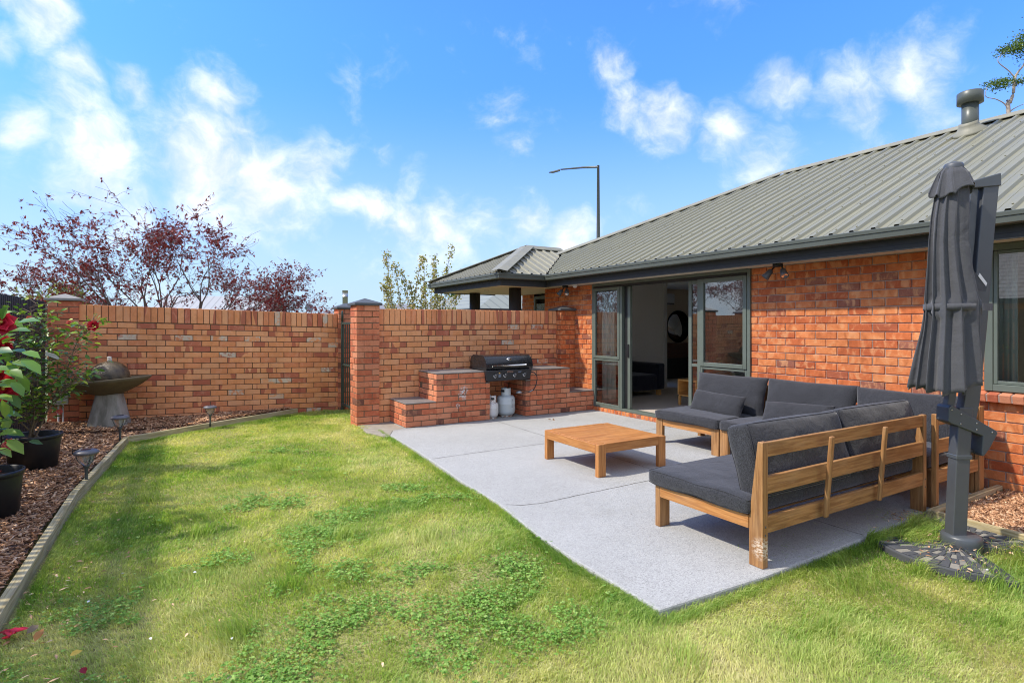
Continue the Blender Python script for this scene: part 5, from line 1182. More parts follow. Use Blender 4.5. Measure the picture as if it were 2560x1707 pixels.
# ------------------------------------------------------------------ red maple beyond the wall
def maple(x, y, z, name_label):
    t = thing('maple_tree', name_label, 'tree', (x, y, z))
    rr = random.Random(21); trunks = []; twigs = []; tips = []
    def wob(p, d, L, n, cur, rr): 
        pts = [p]; q = p.copy(); dd = d.copy()
        for i in range(n):
            dd = (dd + V((rr.gauss(0, cur), rr.gauss(0, cur), rr.gauss(0, cur * .7)))).normalized(); q = q + dd * (L / n); pts.append(q.copy())
        return pts, dd
    def grow(p, d, L, r, lev):
        n = 5; pts, dd = wob(p, d, L, n, 0.09 if lev < 3 else 0.15, rr)
        r1 = r * 0.55; rad = [r + (r1 - r) * i / n for i in range(n + 1)]
        (trunks if lev < 2 else twigs).append((pts, rad))
        if lev >= 4:
            tips.append((pts[-1], dd)); 
            if rr.random() < 0.6: tips.append((pts[3], dd))
            return
        nb = (4, 4, 5, 3)[lev]
        for k in range(nb):
            i = rr.choice([2, 3, 4, 5]) if k else 5
            base_d = (pts[i] - pts[i - 1]).normalized()
            sp = 0.30 + 0.12 * lev
            nd = (base_d + V((rr.gauss(0, sp), rr.gauss(0, sp), rr.gauss(0.05, sp * 0.65)))).normalized()
            grow(pts[i], nd, L * rr.uniform(0.50, 0.70), rad[i] * 0.72, lev + 1)
            if lev >= 2: tips.append((pts[i], nd))
    def S_(p): return V((x + (p.x - x) * 0.90, p.y, z + (p.z - z) * 0.74))
    n_lead = 9
    for k in range(n_lead):
        u = (k + .5) / n_lead * 2 - 1
        ang = u * 1.22 + rr.gauss(0, .04)
        dv = V((math.sin(ang), rr.uniform(-.35, .35), math.cos(ang) * 0.86 + 0.20)).normalized()
        grow(V((x + u * 0.30, y + rr.uniform(-.1, .1), z + 0.75)), dv, 2.10 - 0.34 * u * u, 0.034, 0)
    trunks = [([S_(q) for q in p], r) for p, r in trunks]; twigs = [([S_(q) for q in p], r) for p, r in twigs]; tips = [(S_(p), d) for p, d in tips]
    MB().tube([(x, y, z - .1), (x + .02, y, z + .4), (x, y, z + .85)], [0.11, 0.085, 0.08], 10).build('trunk', M['bark_grey'], t)
    tubes_mesh('limbs', trunks, M['bark_grey'], t, 6); tubes_mesh('twigs', [(p, [max(q * 0.8, 0.0022) for q in r]) for p, r in twigs], M['bark_grey'], t, 4)
    C = []; D = []; N_ = []
    for (p, d) in tips:
        q_ = mnoise.noise(p * 1.6) 
        if q_ * .6 + rr.gauss(0, 0.35) + (0.12 if p.z < 3.0 else 0) < -0.02: continue
        m = rr.randint(1, 4)
        for i in range(m):
            c = p + V((rr.gauss(0, .035), rr.gauss(0, .035), rr.gauss(-.01, .035)))
            main = V((rr.gauss(0, 1), rr.gauss(0, 1), rr.gauss(-.4, .7))).normalized(); nn = V((rr.gauss(0, 1), rr.gauss(0, 1), rr.gauss(0.5, 1))).normalized()
            sd_ = main.cross(nn).normalized()
            for a in (-1.2, -0.6, 0, 0.6, 1.2): C.append(c); D.append(main * math.cos(a) + sd_ * math.sin(a)); N_.append(nn)
    C = np.array(C); D = np.array(D); N_ = np.array(N_); n = len(C)
    Vv, F, K, c = leaves(C, D, N_, rng.uniform(0.034, 0.058, n), rng.uniform(0.010, 0.017, n), 'spike')
    np_mesh('crown', Vv, F, K, c, M['red_leaf'], t)
    return t
mp = maple(-0.20, 12.6, -0.1, 'wide dark red leaved maple tree spreading above the long brick wall')
mp2 = dup(mp, (-7.7, 13.6, -0.1), R(150), 'second dark red maple tree standing further left beyond the fence')

def stemtree(label, stems, m_leaf, m_bark, lsize, dens, seed, name='young_tree', leaf_ratio=0.6, side=0.22, start=0.25, crown_name='crown', loc=None, clump=3):
    rr = random.Random(seed); paths = []; C = []; D = []; N_ = []
    b0 = V(stems[0][0][0]); t = thing(name, label, 'tree', loc or b0)
    for (pts, r) in stems:
        sp = smooth_path(pts, 5); n = len(sp); rad = [r * (1 - 0.75 * i / (n - 1)) for i in range(n)]; paths.append((sp, rad))
        L = sum((sp[i + 1] - sp[i]).length for i in range(n - 1)); cnt = int(L * dens)
        for k in range(cnt):
            u = start + (1 - start) * rr.random(); i = min(n - 2, int(u * (n - 1))); p = sp[i].lerp(sp[i + 1], rr.random()); ax = (sp[i + 1] - sp[i]).normalized()
            off = V((rr.gauss(0, 1), rr.gauss(0, 1), rr.gauss(0, .6))).normalized(); ln = side * rr.random() * (1.15 - u * .6)
            e = p + (off + ax * 0.8).normalized() * ln
            if rr.random() < 0.5: paths.append(([p, p.lerp(e, .5) + V((0, 0, .01)), e], [rad[i] * .35, rad[i] * .25, 0.0015]))
            for j in range(rr.randint(1, clump)):
                C.append(e + V((rr.gauss(0, lsize * .5), rr.gauss(0, lsize * .5), rr.gauss(0, lsize * .5)))); D.append(V((rr.gauss(0, 1), rr.gauss(0, 1), rr.gauss(-.1, .8)))); N_.append(V((rr.gauss(0, 1), rr.gauss(0, 1), rr.gauss(.6, 1))))
    tubes_mesh('trunk', paths, m_bark, t, 5); n = len(C)
    ln = rng.uniform(0.7, 1.2, n) * lsize
    Vv, F, K, c = leaves(np.array(C), np.array(D), np.array(N_), ln, ln * leaf_ratio, 'leaf'); np_mesh(crown_name, Vv, F, K, c, m_leaf, t)
    return t
# young multi-stem tree behind the barbecue wall (spring leaves)
st_ = []; rr = random.Random(5)
for (tx, tz, r) in ((3.80, 2.98, .012), (4.02, 2.78, .010), (4.18, 2.62, .010), (4.42, 2.86, .012), (4.56, 2.95, .010), (4.74, 2.75, .010), (4.90, 2.95, .010), (5.12, 3.16, .014), (5.02, 2.55, .010), (5.36, 2.60, .010), (5.45, 2.25, .009), (4.30, 2.35, .009), (4.65, 2.3, .009), (3.72, 2.45, .009), (3.60, 2.25, .008), (4.9, 2.2, .009)):
    bx = 4.5 + (tx - 4.5) * 0.35
    st_.append(([(bx, 11.3, 0.5), (bx * .55 + tx * .45, 11.3 + rr.uniform(-.2, .2), 1.2), (bx * .25 + tx * .75, 11.3 + rr.uniform(-.3, .3), 1.9), (tx, 11.3 + rr.uniform(-.35, .35), tz)], r * 1.3))
st_.insert(0, ([(4.5, 11.3, -0.1), (4.5, 11.3, 0.3), (4.5, 11.3, 0.55)], 0.05))
st_ = [([(a * 1.13, b_ * 1.13, 1.43 + (c_ - 1.43) * 1.13) for a, b_, c_ in p], r) for p, r in st_]; st_[0] = ([(5.085, 12.77, -.1), (5.085, 12.77, .2), (5.085, 12.77, .4)], .05)
stemtree('young multi stemmed tree with small yellow green spring leaves behind the barbecue wall', st_, M['bud_leaf'], M['bark_grey'], 0.050, 80, 11, leaf_ratio=0.8, side=0.20, start=0.22)
# tall gum-like tree behind the roof at the right
gs = [([(21.2, 5.9, 0), (20.7, 6.2, 4), (20.44, 6.38, 7.55), (20.48, 6.36, 7.82), (20.56, 6.31, 8.11), (20.6, 6.29, 8.52), (20.7, 6.23, 8.74), (20.83, 6.15, 8.95), (20.9, 6.1, 9.4)], .065),
      ([(20.44, 6.38, 7.57), (20.36, 6.44, 7.79), (20.14, 6.57, 7.93), (19.88, 6.72, 8.01), (19.92, 6.7, 8.3)], .022), ([(20.59, 6.29, 8.54), (20.45, 6.38, 8.74), (20.21, 6.52, 8.96), (20.19, 6.53, 9.1), (20.36, 6.44, 9.3)], .020),
      ([(20.56, 6.31, 8.19), (20.67, 6.25, 8.37), (20.9, 6.1, 8.5)], .018), ([(20.45, 6.38, 7.55), (20.61, 6.28, 7.68), (20.95, 6.1, 7.85)], .022)]
tt = stemtree('slender pale trunked tree with wind swept foliage behind the roof ridge', gs, M['gum_leaf'], M['bark_pale'], 0.06, 0.6, 4, name='gum_tree', loc=V((21.2, 5.9, 0)))
C = []; D = []; N_ = []; rr = random.Random(8)
for (px, py, pz, sx, sz, n) in ((20.36, 6.43, 9.33, .12, .07, 300), (20.60, 6.28, 9.38, .14, .07, 320), (20.76, 6.19, 9.45, .12, .09, 300), (20.8, 6.17, 9.68, .14, .10, 320), (20.04, 6.62, 8.36, .10, .06, 200), (20.30, 6.46, 8.42, .13, .06, 320), (20.25, 6.49, 8.27, .10, .04, 120), (20.66, 6.25, 8.43, .10, .05, 220), (20.82, 6.15, 9.2, .10, .08, 120), (21.1, 6.0, 9.5, .3, .25, 500), (21.1, 6.0, 8.5, .2, .1, 200)):
    for k in range(n):
        C.append(V((px + rr.gauss(0, sx), py + rr.gauss(0, .12), pz + rr.gauss(0, sz)))); D.append(V((rr.gauss(-.4, 1), rr.gauss(0, 1), rr.gauss(-.1, .6)))); N_.append(V((rr.gauss(0, 1), rr.gauss(0, 1), rr.gauss(.6, 1))))
n = len(C); Vv, F, K, c = leaves(np.array(C), np.array(D), np.array(N_), rng.uniform(.04, .075, n), rng.uniform(.022, .038, n), 'leaf'); np_mesh('crown', Vv, F, K, c, M['gum_leaf'], tt)
def blobtree(label, x, y, z0, h, w_, m_, n=900, ls=0.16, name='distant_tree', trunk=True, lobes=7, seed=1, flat=1.0, grp='trees beyond the garden walls'):
    t = thing(name, label, 'tree', (x, y, z0), 0, grp); rr = random.Random(seed); C = []; D = []; N_ = []
    lb = [(x + rr.gauss(0, w_ * .28), y + rr.gauss(0, w_ * .2), z0 + h * rr.uniform(.45, .9), rr.uniform(.16, .34) * w_) for _ in range(lobes)]
    for k in range(n):
        l = rr.choice(lb); d = V((rr.gauss(0, 1), rr.gauss(0, 1), rr.gauss(0, 1))).normalized() * l[3] * rr.random() ** .45
        C.append(V((l[0] + d.x, l[1] + d.y, l[2] + d.z * flat))); D.append(V((rr.gauss(0, 1), rr.gauss(0, 1), rr.gauss(-.2, .8)))); N_.append(V((rr.gauss(0, 1), rr.gauss(0, 1), rr.gauss(.8, 1))))
    ln = rng.uniform(.6, 1.3, n) * ls; Vv, F, K, c = leaves(np.array(C), np.array(D), np.array(N_), ln, ln * .7, 'leaf'); np_mesh('crown', Vv, F, K, c, m_, t)
    ps = [([(x, y, z0 - .2), (x, y, z0 + h * .4)], [w_ * .05, w_ * .03])] + [([(x, y, z0 + h * .35), (l[0], l[1], l[2])], [w_ * .025, w_ * .008]) for l in lb]
    tubes_mesh('trunk', ps, M['bark_grey'], t, 5)
    return t
blobtree('bright green leafy tree top above the corner pillar', -6.04, 45.6, -.1, 4.2, 4.2, M['yellow_tree_leaf'], 1200, .22, seed=3)
blobtree('olive green bush top above the black fence', -8.56, 48.3, -.1, 3.5, 3.6, M['dark_tree_leaf'], 900, .22, seed=4)
blobtree('low brown green tree top between fence and corner pillar', -7.9, 50.3, -.1, 3.2, 3.0, M['yellow_tree_leaf'], 700, .2, seed=5)
blobtree('yellow green shrub top just behind the long brick wall near the corner pillar', -0.95, 13.8, 0.3, 1.55, .9, M['yellow_tree_leaf'], 500, .08, seed=6)
blobtree('rounded dark green tree behind the young tree and porch eave', 16.9, 36.5, -.1, 4.1, 2.4, M['dark_tree_leaf'], 1500, .24, seed=7)
blobtree('small green tree top peeking over the ridge beside the flue', 19.85, 6.74, 6.2, 1.30, .55, M['gum_leaf'], 420, .06, seed=9)
blobtree('bare twiggy bush far behind the gate', 7.4, 40, -.1, 3.0, 2.6, M['dark_tree_leaf'], 120, .12, seed=10)
# garden behind the camera that the glass reflects

# ------------------------------------------------------------------ potted camellias
def pot(t, x, y, z, rt, rb_, h):
    T = TM(x, y, z)
    MB().lathe([(rb_ * .9, 0.0), (rb_, 0.005), (rt * .955, h - 0.045), (rt * .96, h - 0.04), (rt * 1.0, h - 0.038), (rt * 1.02, h - 0.002), (rt * .99, h), (rt * .95, h - 0.004), (rt * .93, h - 0.05), (rt * .9, h - 0.06)], 48, T, cap=False).build('pot', M['pot_black'], t)
    n = 26; vs = [(x, y, z + h - 0.05)]; 
    for r_ in (0.35, 0.7, 1.0):
        for k in range(n): a = 2 * math.pi * k / n; q = rt * .92 * r_; vs.append((x + q * math.cos(a), y + q * math.sin(a), z + h - 0.055 + random.uniform(-.008, .012)))
    fs = [(0, 1 + k, 1 + (k + 1) % n) for k in range(n)] + [(1 + i * n + k, 1 + i * n + (k + 1) % n, 1 + (i + 1) * n + (k + 1) % n, 1 + (i + 1) * n + k) for i in range(2) for k in range(n)]
    MB().raw(vs, fs, True).build('soil', M['mulch_soil'], t)
def bloom(t, p, r, seed, m_='petal_red', nm='flower'):
    rr = random.Random(seed); C = []; D = []; N_ = []; L = []; W_ = []
    ax = V((rr.uniform(-.3, .5), -0.8, rr.uniform(-.2, .4))).normalized()
    for ring, (cnt, tilt, l) in enumerate(((7, 1.25, 1.0), (7, .95, .95), (6, .6, .8), (5, .3, .6))):
        for k in range(cnt):
            a = 2 * math.pi * k / cnt + ring * .5 + rr.uniform(-.2, .2); e1 = ax.orthogonal().normalized(); e2 = ax.cross(e1)
            rad = e1 * math.cos(a) + e2 * math.sin(a); ti = tilt + rr.uniform(-.15, .15)
            C.append(V(p)); D.append(rad * math.sin(ti) + ax * math.cos(ti)); N_.append(ax * math.sin(ti) - rad * math.cos(ti) + V((rr.gauss(0, .15),) * 3)); L.append(r * l); W_.append(r * l * .95)
    Vv, F, K, c = leaves(np.array(C), np.array(D), np.array(N_), np.array(L), np.array(W_), 'leaf'); o = np_mesh(nm, Vv, F, K, c, M[m_], t, smooth=True)
    MB().lathe([(0.0, -.004), (r * .12, 0), (r * .12, r * .35), (0, r * .4)], 10, Matrix.Translation(V(p)) @ ax.to_track_quat('Z', 'Y').to_matrix().to_4x4(), cap=False).build('stamen', M['stamen'], o)
def camellia(label, x, y, z, pr, pb, ph, stems, lsize, per, seed, flowers, buds=(), name='potted_camellia', extra=()):
    t = thing(name, label, 'potted plant', (x, y, z), 0, 'camellias in black pots'); pot(t, x, y, z, pr, pb, ph)
    rr = random.Random(seed); C = []; D = []; N_ = []; tone = []; paths = []
    for pts in stems:
        sp = smooth_path([V((x, y, z + ph - .06)) + V((rr.uniform(-.05, .05), rr.uniform(-.05, .05), 0))] + [V(p) for p in pts], 6); n = len(sp)
        paths.append((sp, [0.010 * (1 - .8 * i / (n - 1)) for i in range(n)]))
        for i in range(max(3, n // 4), n):
            for k in range(per):
                p = sp[i] + V((rr.gauss(0, .02),) * 3); a = rr.uniform(0, 6.28); tl = rr.uniform(0.02, 0.16) * (lsize / .055)
                e = p + V((math.cos(a), math.sin(a), rr.uniform(0, .7))).normalized() * tl
                if rr.random() < .6: paths.append(([p, e], [0.003, 0.0018]))
                C.append(e); D.append(V((math.cos(a), math.sin(a), rr.gauss(.1, .45)))); N_.append(V((rr.gauss(0, .5), rr.gauss(0, .5), 1))); tone.append(min(1, max(0, rr.gauss(.42, .22) + (.25 if rr.random() < .1 else 0))))
    for (p, d, l) in extra: C.append(V(p)); D.append(V(d)); N_.append(V((rr.gauss(.1, .3), -0.45, .8))); tone.append(rr.uniform(.15, .6))
    n = len(C); ln = rng.uniform(.7, 1.2, n) * lsize
    for i, (p, d, l) in enumerate(extra): ln[n - len(extra) + i] = l
    Vv, F, K, c = leaves(np.array(C), np.array(D), np.array(N_), ln, ln * .52, 'leaf', np.stack([np.array(tone), rng.random(n), rng.random(n)], 1))
    np_mesh('foliage', Vv, F, K, c, M['camellia_leaf'], t, smooth=True)
    mb = MB()
    for (pp, r_) in paths: mb.tube(pp, r_, 6, cap=False)
    mb.build('stems', M['stem'], t)
    for i, (p, r_) in enumerate(flowers): bloom(t, p, r_, seed * 7 + i)
    for i, (p, r_) in enumerate(buds): bloom(t, p, r_, seed * 9 + i, 'petal_pink', 'bud')
    return t
px, py = -1.20, 7.09
cam1 = camellia('tall leggy camellia with small leaves in the large black pot beside the fence', px, py, 0.05, 0.225, 0.185, 0.325,
    [[(px - .02, py + .05, .8), (px + .0, py, 1.2), (px - .03, py + .05, 1.62)], [(px + .08, py - .02, .75), (px + .12, py, 1.15), (px + .05, py, 1.5)], [(px - .12, py, .75), (px - .16, py + .1, 1.1), (px - .10, py + .05, 1.4)], [(px + .15, py - .05, .7), (px + .27, py - .1, 1.0), (px + .36, py - .16, 1.28), (px + .47, py - .24, 1.44)], [(px + .05, py - .1, .6), (px + .20, py - .12, .72), (px + .30, py - .18, .86), (px + .40, py - .2, .95)], [(px - .15, py - .08, .6), (px - .24, py - .05, .8), (px - .3, py, .98)], [(px + .02, py - .1, .6), (px + .05, py - .1, .95), (px + .0, py - .05, 1.3)]],
    0.062, 11, 3, [((px + .50, py - .27, 1.43), .062)], [((px + .30, py - .2, 1.46), .03), ((px - .03, py, 1.50), .035), ((px + .13, py - .05, 1.45), .03), ((px + .22, py - .16, .60), .03)])
# plant label hanging in it
lb = MB(); lb.raw([(px + .13, py - .22, 1.185), (px + .20, py - .25, 1.16), (px + .235, py - .26, 1.125), (px + .225, py - .255, 1.11), (px + .12, py - .21, 1.155)], [(0, 1, 2, 3, 4)])
lo = lb.build('plant_label', M['white_plastic'], cam1); md = lo.modifiers.new('t', 'SOLIDIFY'); md.thickness = .002
cam2_extra = []
qx, qy = -1.17, 5.45
rr = random.Random(33)
def at(sx, sy, Z): # a point seen in the plant's silhouette at depth Z (positions only, sizes are real)
    X = (sx - 1280) / 1395 * Z; return V((0.515 * Z + 0.857 * X, 0.857 * Z - 0.515 * X, 1.43 + (815 - sy) / 1395 * Z))
for (sx, sy, dx, dz, l) in ((30, 830, 1, .15, .13), (42, 812, 1, .25, .15), (25, 880, 1, .1, .15), (38, 905, 1, -.1, .15), (60, 900, .9, -.5, .15), (15, 860, .7, .5, .11), (20, 925, 1, -.3, .14), (50, 935, .6, -.8, .13), (5, 840, .8, .6, .11), (0, 930, 1, .3, .14), (5, 960, 1, .0, .13), (10, 985, .9, -.3, .13), (35, 955, .8, -.7, .14), (55, 860, 1, .4, .10), (8, 900, 1, .4, .13), (20, 870, .2, -1, .1), (-10, 880, .9, .1, .15), (-15, 920, .9, .0, .15), (-10, 990, 1, -.1, .14), (0, 1010, .9, -.5, .13), (30, 985, .7, -.8, .12), (12, 800, .3, .9, .10), (-5, 815, .9, .3, .12), (62, 880, .9, -.2, .12), (15, 1080, 1, -.1, .12), (25, 1100, .9, -.6, .13), (5, 1085, .9, .2, .12), (0, 1120, .9, -.4, .12), (-8, 1060, .8, .3, .12)):
    Z = rr.uniform(3.6, 4.2); p = at(sx - 8, sy, Z); cam2_extra.append((p, V((0.857 * dx, -0.515 * dx + rr.uniform(-.3, .1), dz)), l * rr.uniform(1.0, 1.25)))
for k in range(150):
    p = at(rr.uniform(-260, 30), rr.uniform(790, 1130), rr.uniform(3.8, 4.9)); a = rr.uniform(-1, 1); cam2_extra.append((p, V((a, rr.uniform(-1, .3), rr.gauss(0, .5))), rr.uniform(.09, .14)))
camellia('large leaved camellia with big red flowers in the front black pot', qx, qy, 0.045, 0.195, 0.165, 0.33,
    [[(qx - .1, qy - .3, .7), (qx - .2, qy - .6, 1.1), (qx - .3, qy - .8, 1.5)], [(qx + .0, qy - .3, .6), (qx + .05, qy - .7, .9), (qx + .03, qy - 1.1, 1.3)], [(qx + .0, qy - .3, .6), (qx + .05, qy - .7, .8), (qx + .02, qy - 1.2, 1.05)], [(qx - .1, qy + .1, .7), (qx - .25, qy + .0, 1.2)]],
    0.10, 1, 5, [(at(2, 808, 4.0), .10), (at(10, 860, 4.3), .075), (at(6, 968, 4.0), .11), (at(-5, 945, 4.1), .09)], [(at(25, 1112, 4.2), .055), (at(2, 1182, 4.25), .04)], extra=cam2_extra)

# ------------------------------------------------------------------ street lamp
sl_ = thing('street_lamp', 'tall grey street lamp with long arm behind the roof', 'street lamp', (16.19, 19.44, 0))
MB().tube([(16.19, 19.44, -.1), (16.19, 19.44, 3.0), (16.19, 19.44, 8.62)], [0.13, 0.10, 0.055], 14).build('pole', M['street_metal'], sl_)
MB().tube([(16.19, 19.44, 8.55), (15.6, 19.82, 8.53), (14.75, 20.33, 8.44)], [0.05, 0.045, 0.03], 10).build('arm', M['street_metal'], sl_)
dv = V((-0.857, 0.515, 0)); T = TM(14.72, 20.35, 8.40, math.atan2(dv.y, dv.x)) @ Matrix.Rotation(R(14), 4, 'Y')
lh = MB(); lh.hexa([T @ V(p) for p in ((-.02, -.06, -.03), (.30, -.14, -.02), (.30, .14, -.02), (-.02, .06, -.03), (-.02, -.05, .05), (.5, -.08, .03), (.5, .08, .03), (-.02, .05, .05))]); recalc(lh.build('lamp_head', M['street_metal'], sl_, bevel=.01))

# ------------------------------------------------------------------ neighbouring houses
def nhouse(label, x0, x1, y0, y1, rz, ze, pitch, roofm, wallm, hip=False, name='neighbour_house', z0=-0.1, chimney=False, dish=False, over=0.5):
    """ridge along local x; (x0,x1,y0,y1) local box placed by matrix rz=(x,y,rot)"""
    T = TM(rz[0], rz[1], 0, rz[2]); t = thing(name, label, 'house', (rz[0], rz[1], 0), rz[2], 'neighbouring houses')
    hw = (y1 - y0) / 2; ym = (y0 + y1) / 2; tn = math.tan(R(pitch)); zr_ = ze + tn * hw
    m = MB(); vs = [(x0, y0, z0), (x1, y0, z0), (x1, y1, z0), (x0, y1, z0), (x0, y0, ze), (x1, y0, ze), (x1, y1, ze), (x0, y1, ze), (x0, ym, zr_), (x1, ym, zr_)]
    fs = [(0, 1, 5, 4), (2, 3, 7, 6)] + ([(1, 2, 6, 5), (3, 0, 4, 7)] if hip else [(1, 2, 6, 9, 5), (3, 0, 4, 8, 7)])
    m.raw([T @ V(v) for v in vs], fs); m.build('wall', wallm, t)
    o = over; r = MB(); e = ze - tn * o; zr2 = zr_
    if hip: R8 = [(x0 - o, y0 - o, e), (x1 + o, y0 - o, e), (x1 + o, y1 + o, e), (x0 - o, y1 + o, e), (x0 + hw, ym, zr2), (x1 - hw, ym, zr2)]; RF = [(0, 1, 5, 4), (1, 2, 5), (2, 3, 4, 5), (3, 0, 4)]
    else: R8 = [(x0 - .3, y0 - o, e), (x1 + .3, y0 - o, e), (x1 + .3, y1 + o, e), (x0 - .3, y1 + o, e), (x0 - .3, ym, zr2), (x1 + .3, ym, zr2)]; RF = [(0, 1, 5, 4), (2, 3, 4, 5)]
    r.raw([T @ V(v) for v in R8], RF); ro = recalc(r.build('roof', roofm, t)); md = ro.modifiers.new('t', 'SOLIDIFY'); md.thickness = .12; md.offset = -1
    g = MB(); g.box(x0 - o, x1 + o, y0 - o - .1, y0 - o, e - .14, e, M=T); g.box(x0 - o, x1 + o, y1 + o, y1 + o + .1, e - .14, e, M=T)
    if hip: g.box(x1 + o, x1 + o + .1, y0 - o, y1 + o, e - .14, e, M=T); g.box(x0 - o - .1, x0 - o, y0 - o, y1 + o, e - .14, e, M=T)
    else:
        for xx in (x0 - .34, x1 + .3):
            for sgn in (-1, 1):
                yb = ym + sgn * (hw + o); g.hexa([T @ V(p) for p in ((xx, yb, e - .2), (xx + .04, yb, e - .2), (xx + .04, ym, zr2 - .2), (xx, ym, zr2 - .2), (xx, yb, e + .02), (xx + .04, yb, e + .02), (xx + .04, ym, zr2 + .02), (xx, ym, zr2 + .02))])
    recalc(g.build('gutter', M['fascia_paint'], t))
    wn_ = MB(); 
    for xx in np.arange(x0 + 1.5, x1 - 1.5, 3.5): wn_.box(xx, xx + 1.4, y0 - .03, y0 + .02, 0.9, 2.05, M=T)
    wn_.build('window', M['bbq_enamel'], t)
    return t
def roofrib(name, base, s_, axis):
    m, t = mat(name); p = obj(t); fr = t.math('FRACT', t.math('MULTIPLY', t.n('ShaderNodeSeparateXYZ', i={0: p}).outputs[axis], s_))
    c = t.mix(t.mrange(fr, 0.0, 0.25), tuple(x * .6 for x in base), base); setp(t, Base_Color=c, Roughness=0.5); return m
roofrib('far_ribbed_roof', (0.40, 0.40, 0.39), 1.6, 0); roofrib('far_ribbed_green', (0.26, 0.27, 0.21), 2.5, 0)
m, t = mat('tiled_roof_courses'); p = obj(t); z_ = t.n('ShaderNodeSeparateXYZ', i={0: p})
fr = t.math('FRACT', t.math('MULTIPLY', z_.outputs[2], 7.5)); wv = t.math('FRACT', t.math('MULTIPLY', z_.outputs[0], 3.3))
c = t.mix(t.mrange(fr, 0.0, 0.35), (0.03, 0.028, 0.026), (0.24, 0.22, 0.20)); c = t.mix(t.mrange(wv, 0.7, 1.0, 0, .5), c, (0.06, 0.055, 0.05)); setp(t, Base_Color=c, Roughness=0.8)
# gable house behind the maple: gable end faces the garden
gh = nhouse('pale weatherboard house with light ribbed roof behind the maple tree', -9.5, 0, -4.6, 4.6, (8.3, 58.3, R(-22)), 2.15, 25, M['far_ribbed_roof'], M['weatherboard'])
ds = MB(); ds.lathe([(0.0, 0), (.2, .03), (.38, .12), (.42, .16)], 20, TM(11.1, 57.0, 3.15) @ Matrix.Rotation(R(70), 4, 'X'), cap=False); ds.tube([(11.1, 57.2, 2.4), (11.1, 57.1, 3.1)], .03, 6); ds.build('satellite_dish', M['far_roof_grey'], gh)
nhouse('low house with blue grey roof behind the corner pillar', -3.5, 3.5, -3.5, 3.5, (-8.7, 72.5, R(20)), 2.5, 22, M['far_roof_blue'], M['weatherboard'], hip=True)
nhouse('grey hip roofed house behind the porch columns', -7, 7, -5, 5, (23.5, 42.5, R(-34)), 2.0, 20, M['far_roof_grey'], M['plaster_tan'], hip=True)
nhouse('second grey roofed house far behind the young tree', -7, 7, -4.5, 4.5, (15.8, 48.5, R(-50)), 1.9, 18, M['far_roof_grey'], M['plaster_tan'], hip=True)
nhouse('brick house wing with ribbed green roof beyond the porch', 0, 9, 0, 6, (8.7, 16.3, 0), 2.18, 22, M['far_ribbed_green'], M['house_brick'], hip=True, over=0.45)
nhouse('neighbouring house with dark tiled roof beyond the side fence', -9, 9, -4, 4, (-12.2, 3.5, R(90)), 2.45, 26, M['tiled_roof_courses'], M['house_brick'], hip=True)
ff = MB().tube([(7.76, 30.33, -.1), (7.76, 30.33, 3.30)], .14, 16).tube([(7.76, 30.33, 3.0), (7.76, 30.33, 3.34)], .15, 16).build('chimney_flue', M['galvanised']); tag(ff, 'far round steel flue rising behind the gate pillar', 'chimney flue')
cc = thing('security_camera', 'small round white camera on the brick wing beyond the porch', 'camera', (9.0, 15.9, 1.75))
MB().lathe([(0.0, -.09), (.07, -.08), (.09, -.02), (.09, .0)], 20, TM(8.35, 15.35, 1.80)).build('body', M['white_plastic'], cc)

# ------------------------------------------------------------------ inside the living room
isf = thing('indoor_sofa', 'dark navy sofa inside the living room behind the open door', 'sofa', (7.6, 8.2, .09))
mb = MB(); mb.box(6.75, 8.12, 7.78, 8.72, 0.20, 0.50); mb.build('seat', M['navy_fabric'], isf, bevel=.04, bseg=3)
MB().box(6.75, 7.92, 8.45, 8.74, 0.50, 0.86).build('backrest', M['navy_fabric'], isf, bevel=.05, bseg=3)
MB().box(7.93, 8.14, 7.76, 8.74, 0.21, 0.71).build('armrest', M['navy_fabric'], isf, bevel=.04, bseg=3)
for (x, y) in ((6.8, 7.84), (8.02, 7.82), (8.02, 8.6)): MB().box(x, x + .07, y, y + .07, 0.09, 0.20).build('foot', M['pine_light'], isf)
cush = cushion('throw_cushion', 'patterned cream cushion on the navy indoor sofa', TM(7.32, 8.22, 0.66) @ Matrix.Rotation(R(62), 4, 'X') @ Matrix.Rotation(R(20), 4, 'Z'), .42, .42, .14, 'pillow', 20, None, 'cushion', seam=False); cush.data.materials.clear(); cush.data.materials.append(M['cream_fabric'])
sd_ = thing('side_table', 'open orange wooden side table inside the sliding door', 'side table', (7.6, 6.75, .09))
mb = MB(); mb.box(7.32, 7.95, 6.30, 6.70, 0.50, 0.53); mb.build('top', M['pine_light'], sd_, bevel=.004)
MB().box(7.32, 7.95, 6.676, 6.70, 0.27, 0.499).build('side', M['pine_light'], sd_); MB().box(7.32, 7.95, 6.30, 6.322, 0.27, 0.499).build('side', M['pine_light'], sd_); MB().box(7.325, 7.945, 6.323, 6.675, 0.25, 0.27).build('shelf', M['pine_light'], sd_)
MB().box(7.93, 7.945, 6.324, 6.674, 0.272, 0.498).build('back_panel', M['pine_light'], sd_)
for (x, y) in ((7.33, 6.66), (7.33, 6.30), (7.9, 6.66), (7.9, 6.30)): MB().box(x, x + .035, y, y + .035, 0.09, 0.249).build('leg', M['pine_light'], sd_)
mi = thing('wall_mirror', 'round black framed mirror on the tan inner wall', 'mirror', (11.0, 10.36, 1.35)); T = TM(11.35, 10.38, 1.42) @ Matrix.Rotation(R(90), 4, 'X')
MB().lathe([(0.40, 0), (0.42, 0), (0.42, .03), (0.40, .03)], 40, T, cap=False).build('frame', M['black_seal'], mi); MB().lathe([(0.40, 0.0), (0.40, .012), (0, .012)], 40, T).build('glass', M['mirror_glass'], mi)
